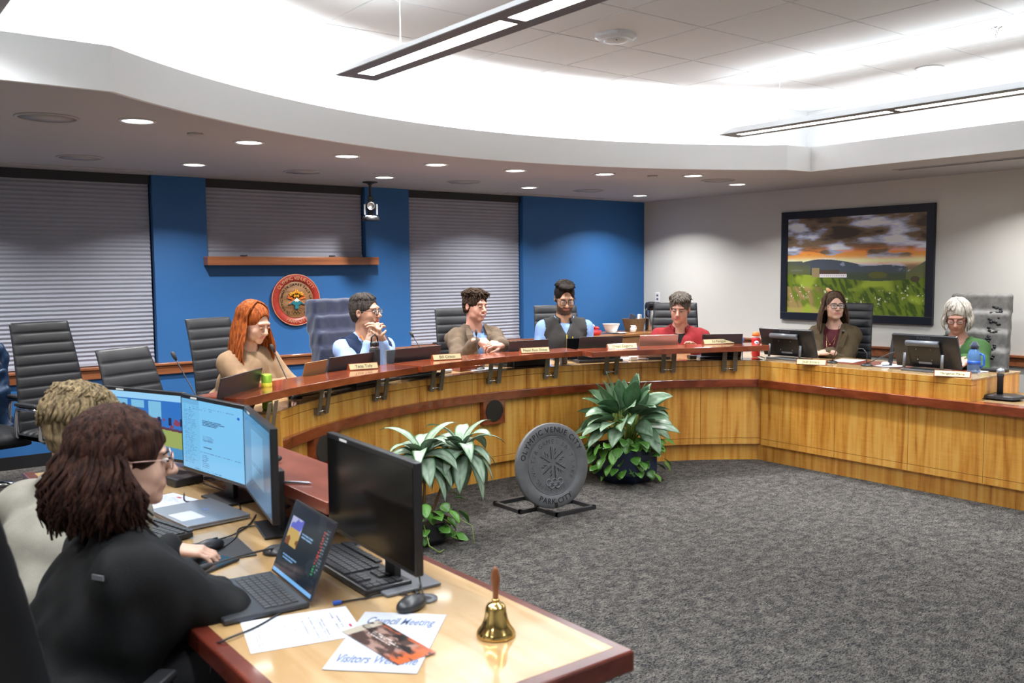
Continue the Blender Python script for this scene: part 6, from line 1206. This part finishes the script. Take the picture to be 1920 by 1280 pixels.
def scr_black(U, Vv): return np.zeros(U.shape+(3,))+np.array((.003, .003, .003))
desktop_pc('', P3(194, 727, 4.0), P3(341, 738, 3.74), 1.13, .835, scr_video, 'leftmost monitor showing a blue video call of the room', (1.2, 4.0))
desktop_pc('', P3(339, 738, 3.64), P3(457, 758, 3.29), 1.140, .835, scr_doc, 'monitor showing a pale blue document, second from the left', (1.22, 3.45), 300, 190)
desktop_pc('', P3(456, 762, 3.30), P3(506, 803, 2.82), 1.137, .830, scr_side, 'monitor seen at a steep angle with a grey blue screen', (1.2, 3.0))
desktop_pc('', P3(612, 806, 2.74), P3(776, 864, 2.28), 1.140, .845, scr_black, 'large monitor with a dark blank screen, nearest to the viewer', (1.22, 2.2), 4, 4)
# open laptop
hl, hr = at(506, 1067, .757), at(584, 1131, .757); ex = (hr-hl); w = .31; ex.normalize(); c = (hl+hr)/2; user = V((ex.y, -ex.x, 0))
if user.x > 0: user = -user
t = thing('laptop', 'open black laptop with lit screen before the nearest person', 'laptop', (c.x, c.y, NZ), 'laptops on the foreground desk'); MB3 = Matrix(((ex.x, -user.x, 0), (ex.y, -user.y, 0), (0, 0, 1)))
m = MB(); m.box(c+user*.112+V((0, 0, -.0075)), (w, .224, .014), M=MB3); b_ = mk('base', m, 'laptopgrey', t, .004)
rs = random.Random(1)
for r_ in range(5):
    for k in range(13):
        kc = c+user*(.030+.0185*r_)+ex*((k-6)*.0205)+V((0, 0, .0006)); m = MB(); m.box(kc, (.0175, .0155, .0016), M=MB3); mk('key', m, 'keys', b_)
m = MB(); m.box(c+user*.172+V((0, 0, .0001)), (.11, .07, .0008), M=MB3); mk('touchpad', m, 'laptopgrey', b_)
tl = rad(22); up = V((0, 0, 1))*math.cos(tl)-user*math.sin(tl); nb = ex.cross(up); nb = nb if nb.dot(user) > 0 else -nb; h = .215; cs = c+up*h/2; R3 = frame(cs, ex, up, nb).to_3x3(); m = MB(); m.box(cs-nb*.003, (w, h, .006), M=R3); l = mk('lid', m, 'laptopgrey', t, .002)
def scr_lap(U, Vv):
    A = np.zeros(U.shape+(3,))+lin((26, 38, 50)); A = np.where((vnoise(U, Vv, 4, 3, 6) > .52)[..., None], lin((38, 50, 60)), A); A = np.where((Vv < .05)[..., None], lin((120, 180, 235)), A); n = vnoise(U, Vv, 8, 6, 5)
    b = (U > .06) & (U < .36) & (Vv > .42) & (Vv < .82); A = np.where(b[..., None], lin((190, 160, 90)), A); A = np.where((b & (Vv > .66))[..., None], lin((90, 100, 190)), A); A = np.where((b & (Vv > .62) & (n > .5))[..., None], lin((170, 175, 210)), A); A = np.where((b & (Vv < .62) & (n > .6))[..., None], lin((120, 70, 40)), A)
    A = txtrows(U, Vv, A, .40, .68, .60, .68, 2, lin((130, 170, 210)), .9, 3, .6); A = txtrows(U, Vv, A, .12, .5, .22, .30, 2, lin((120, 170, 220)), .8, 4, .6); A = txtrows(U, Vv, A, .84, .90, .40, .86, 12, lin((190, 70, 60)), .8, 5, .5); A = txtrows(U, Vv, A, .84, .88, .25, .40, 4, lin((60, 170, 90)), .8, 6, .5); A = txtrows(U, Vv, A, .90, .98, .3, .9, 14, lin((110, 130, 140)), .6, 7); return A
painted('screen', frame(cs+nb*.0006, ex if ex.cross(up).dot(nb) > 0 else -ex, up, nb), w-.012, h-.014, 150, 100, scr_lap, 'screen', l)
# closed laptop
a, b2 = at(300, 957, NZ+.02), at(462, 972, NZ+.02); c4 = [at(300, 957, NZ), at(385, 943, NZ), at(463, 974, NZ), at(348, 1000, NZ)]; c = (c4[0]+c4[1]+c4[2]+c4[3])/4; ang_ = math.atan2((c4[2]-c4[1]).y, (c4[2]-c4[1]).x)
t = thing('laptop', 'closed silver laptop with a white label on its lid', 'laptop', c, 'laptops on the foreground desk'); m = MB(); m.box(c+V((0, 0, .007)), (.325, .235, .010), rz=ang_); mk('base', m, 'silver', t, .004); m = MB(); m.box(c+V((0, 0, .015)), (.325, .235, .006), rz=ang_); l = mk('lid', m, 'silver', t, .002)
Rz = Matrix.Rotation(ang_, 3, 'Z'); m = MB(); m.box(c+Rz @ V((.03, -.06, .0183)), (.12, .085, .0006), rz=ang_); mk('paper_label', m, 'paper', l); m = MB(); m.box(c+Rz @ V((-.01, .03, .0183)), (.03, .018, .0006), rz=ang_); mk('small_sticker', m, 'blueprint', l)
# keyboards
def keyboard(c, ang_, label, L=.44, D=.145, cols=21, rows=6):
    t = thing('keyboard', label, 'keyboard', (c.x, c.y, NZ), 'keyboards on the foreground desk'); Rz = Matrix.Rotation(ang_, 3, 'Z'); m = MB(); m.box(c+V((0, 0, .011)), (L, D, .018), rz=ang_); b_ = mk('case', m, 'plastic', t, .005)
    n = 0
    for r_ in range(rows):
        for k in range(cols):
            if k in (14, 18) and rows > 4 or (r_ == 2 and 14 <= k <= 17): continue
            if r_ == 0 and 4 <= k <= 9: 
                if k > 4: continue
                m = MB(); m.box(c+Rz @ V(((6.5-(cols-1)/2)*L/cols*.97, -D*.37, .0225)), (L/cols*5.7, D/rows*.78, .006), rz=ang_); mk('space_bar', m, 'keys', t, .001); continue
            n += 1
            if n > 98: continue
            m = MB(); m.box(c+Rz @ V(((k-(cols-1)/2)*L/cols*.97, -D*.37+r_*D/rows*.94+(.008 if r_ == rows-1 else 0), .0225)), (L/cols*.82, D/rows*.78, .006), rz=ang_); mk('key', m, 'keys', t)
    return t
k0, k1 = at(612, 1040, NZ), at(722, 1105, NZ); kc = (k0+k1)/2; ka = math.atan2((k1-k0).y, (k1-k0).x); keyboard(kc, ka, 'black keyboard under the large dark monitor')
keyboard(at(316, 1000, NZ)+V((-.04, .03, 0)), -1.35, 'black keyboard mostly hidden in front of the dark haired person', .30, .12, 12, 5)
def mouse_(p, a, label): 
    t = thing('computer_mouse', label, 'mouse', (p.x, p.y, NZ), 'mice on the foreground desk'); m = MB(); m.ball(V((p.x, p.y, NZ+.012)), (.055, .031, .022), 16, M=Matrix.Rotation(a, 3, 'Z')); m.v = [(x, y, max(z, NZ+.001)) for x, y, z in m.v]; mk('shell', m, 'plastic', t); m = MB(); m.box(V((p.x, p.y, NZ+.034))+Matrix.Rotation(a, 3, 'Z') @ V((.025, 0, -.004)), (.014, .006, .008), rz=a); mk('wheel', m, 'keys', t)
p = at(772, 1140, NZ); mouse_(p, .4, 'black mouse beside the sign sheet'); p = at(392, 1030, NZ+.004); m = MB(); m.box(at(405, 1035, NZ)+V((0, .01, .0018)), (.20, .23, .003), rz=-.1); solo('mouse_pad', m, 'deskpad', 'dark mouse pad under the hand of the nearest person', 'mouse pad', at(405, 1035, NZ)); mouse_(p+V((0, 0, 0)), .3, 'black mouse under the hand of the nearest person')
bpy.data.objects['computer_mouse.001'].location.z += .003
p = at(398, 1062, NZ); t = thing('smartphone', 'dark smartphone by the elbow of the nearest person', 'phone', p); m = MB(); m.box(p+V((0, 0, .005)), (.155, .075, .008), rz=.45); mk('body', m, 'black', t, .003); m = MB(); m.box(p+V((0, 0, .0094)), (.145, .068, .0006), rz=.45); mk('screen', m, 'glassblk', t)
# sheets
def sheet(corners, label, name='paper_sheet', z=NZ, painter=None, text=None, cat='paper', nx=110, ny=80):
    c = sum((V(q) for q in corners), V((0, 0, 0)))/4; e1 = ((corners[1]-corners[0])+(corners[2]-corners[3]))/2; e1.z = 0; e2 = V((-e1.y, e1.x, 0)).normalized(); w = e1.length; h = (abs((corners[0]-corners[3]).dot(e2))+abs((corners[1]-corners[2]).dot(e2)))/2; c.z = z
    t = thing(name, label, cat, c); M = frame(c+V((0, 0, .0009)), e1, e2); m = MB(); m.box(c+V((0, 0, .0004)), (w, h, .0006), rz=math.atan2(e1.y, e1.x)); mk('sheet', m, 'paper', t)
    if painter: painted('print', M, w, h, nx, ny, painter, 'printed', t)
    for s_, size, x, y in (text or []): m = MB(); textmesh(s_, size, M @ Matrix.Translation((x*w, y*h, .0002)) @ Matrix.Diagonal((1, 2.3, 1, 1)), mb=m, shear=.25, extrude=.0001, bold=.0003); mk('lettering', m, 'blueprint', t)
    return t
def doc_paint(U, Vv):
    A = np.zeros(U.shape+(3,))+lin((222, 226, 240)); B = txtrows(Vv, 1-U, A, .08, .92, .28, .92, 26, lin((150, 152, 165)), .8, 3, .5); B = txtrows(Vv, 1-U, B, .3, .92, .12, .2, 2, lin((120, 122, 140)), .7, 4, .5); s_ = (np.abs(U-.93) < .015) & (np.abs(Vv-.35) < .05); B = np.where(s_[..., None], lin((170, 60, 80)), B); return B
sheet([at(460, 1229, NZ), at(672, 1190, NZ), at(659, 1136, NZ), at(460, 1164, NZ)], 'white printed page beside the open laptop', painter=doc_paint)
sheet([at(610, 1252, NZ), at(790, 1268, NZ), at(830, 1150, NZ), at(680, 1150, NZ)], 'white sign sheet with blue italic words under the postcard', text=[('Council Meeting', .026, 0, .33), ('Visitors Welcome', .026, 0, -.33)], z=NZ+.001)
def card_paint(U, Vv):
    n = vnoise(U, Vv, 8, 8, 3, 4); A = mixc(np.zeros(U.shape+(3,))+lin((70, 52, 48)), lin((150, 120, 110)), (n-.5)*5); A = mixc(A, lin((190, 90, 45)), np.clip((U-.72)*5, 0, 1)*(n > .4)); A = np.where((Vv > .9)[..., None], lin((160, 80, 50)), A); A = np.where(((U < .12))[..., None], lin((175, 165, 150)), A)
    A = txtrows(U, Vv, A, .2, .75, .40, .62, 3, lin((200, 195, 190)), .6, 5, .5); A = mixc(A, lin((30, 26, 28)), (vnoise(U, Vv, 6, 5, 9)-.55)*8*(Vv > .5)); return A
sheet([at(648, 1187, NZ), at(745, 1253, NZ), at(818, 1222, NZ), at(702, 1163, NZ)], 'glossy brown and orange postcard lying on the sign sheet', 'postcard', NZ+.0025, card_paint, None, 'postcard', 90, 60)
def p2(U, Vv): A = np.zeros(U.shape+(3,))+lin((215, 218, 235)); A = txtrows(U, Vv, A, .1, .9, .1, .8, 12, lin((160, 160, 175)), .6, 3, .4); return np.where(((np.abs(U-.5) < .08) & (np.abs(Vv-.86) < .03))[..., None], lin((180, 50, 70)), A)
sheet([at(262, 950, NZ), at(305, 962, NZ)+V((.0, -.02, 0)), at(348, 930, NZ), at(300, 917, NZ)], 'white printed page behind the closed laptop', painter=p2)
# hand bell
p = at(930, 1190, NZ); p.z = NZ; t = thing('hand_bell', 'shiny brass hand bell with turned wooden handle', 'bell', p); m = MB(); m.lathe([(.0001, .020), (.040, .012), (.0445, .002), (.0475, .0005), (.0480, .006), (.0440, .014), (.036, .024), (.0295, .040), (.0262, .058), (.0245, .070), (.020, .077), (.011, .080), (.0085, .085), (.0070, .088)], p, 48); mk('bell_body', m, 'brass', t)
m = MB(); m.lathe([(.0075, .086), (.0068, .096), (.0072, .108), (.0098, .124), (.0110, .138), (.0100, .150), (.0075, .160), (.0045, .168), (.0001, .171)], p, 24); mk('handle', m, 'handlewood', t)
m = MB(); m.lathe([(.0095, .083), (.0095, .089), (.008, .091)], p, 20); mk('ferrule', m, 'brass', t)
# cables, adapters, bits
p = at(347, 907, NZ); t = thing('power_adapter', 'black power brick below the document monitor', 'adapter', p); m = MB(); m.box(p+V((0, 0, .018)), (.13, .075, .034), rz=.2); mk('brick', m, 'plastic', t, .006); m = MB(); m.tube([p+V((.06, 0, .02)), p+V((.12, -.02, .01)), p+V((.2, .02, .006))], .003, 6); mk('cord', m, 'black', t)
def cable(pts, label, r=.0028, mt_='black', name='cable'):
    P_ = [V(q) for q in pts]; D_ = []
    n = len(P_)
    for i in range((n-1)*6+1):
        s_ = i/6; k = min(int(s_), n-2); f = s_-k; g = lambda j: P_[max(0, min(n-1, j))]; a, b_, c_, d_ = g(k-1), g(k), g(k+1), g(k+2); D_.append(.5*((2*b_)+(c_-a)*f+(2*a-5*b_+4*c_-d_)*f*f+(3*b_-a-3*c_+d_)*f**3))
    m = MB(); m.tube(D_, r, 6); return solo(name, m, mt_, label, 'cable', P_[0])
N = lambda u, v, dz=.004: at(u, v, NZ+dz)
cable([N(345, 925), N(350, 940), N(400, 938), N(450, 955), N(430, 925), N(380, 905)], 'thin black cable loop below the document monitor'); cable([N(300, 905), N(330, 895), N(370, 900), N(420, 890)], 'black cable running left of the power brick'); cable([N(375, 1018), N(430, 1005), N(465, 985), N(480, 965)], 'mouse cable curving past the closed laptop'); cable([N(405, 1035), N(440, 1010), N(450, 990), N(490, 985), N(520, 990)], 'black cable beside the mouse pad')
cable([N(395, 1262, -.08), N(400, 1215, -.02), N(420, 1200, .006), N(480, 1175), N(540, 1142), N(575, 1138)], 'black charging cable across the printed page to the laptop'); cable([N(640, 1128), N(690, 1120), N(740, 1112), N(790, 1122)], 'black usb cable in front of the keyboard'); cable([N(790, 1122), N(770, 1100), N(740, 1085), N(700, 1078)], 'black keyboard cable below the dark monitor'); cable([N(795, 1120), N(786, 1080, .03), N(781, 1040, .12), N(778, 1000, .2)], 'monitor cable rising at the right edge of the dark monitor'); cable([N(795, 1122), N(760, 1085), N(770, 1070)], 'thin black cable next to the desk grommet')
p = N(632, 1129, .006); m = MB(); m.box(p, (.022, .013, .007), rz=-.2); solo('usb_plug', m, 'blue', 'blue usb plug on the desk in front of the keyboard', 'plug', p, None, .001)
p = at(797, 1123, NZ); m = MB(); m.lathe([(.034, .0002), (.034, .004), (.010, .004), (.010, .001)], p, 24); solo('cable_grommet', m, 'greyplastic', 'round grey cable grommet right of the black mouse', 'grommet', p)
mic(at(520, 1035, NZ), P3(392, 1060, 2.55), 'gooseneck microphone lying low between laptop and mouse pad', plate=True, bend=.2)
p = at(508, 905, .9055); t = thing('pen', 'silver pen on the red counter shelf', 'pen', p); m = MB(); d = V((.09, -.10, 0)); m.tube([p+V((0, 0, .005)), p+d+V((0, 0, .005)), p+d*1.1+V((0, 0, .004))], [.0045, .0045, .001], 8); mk('barrel', m, 'silver', t)
p = at(513, 868, .9055); t = thing('eyeglasses_case', 'small dark patterned case on the red counter shelf', 'case', p); m = MB(); m.ball(p+V((0, 0, .016)), (.035, .022, .015), 12); mk('shell', m, 'castdark', t)
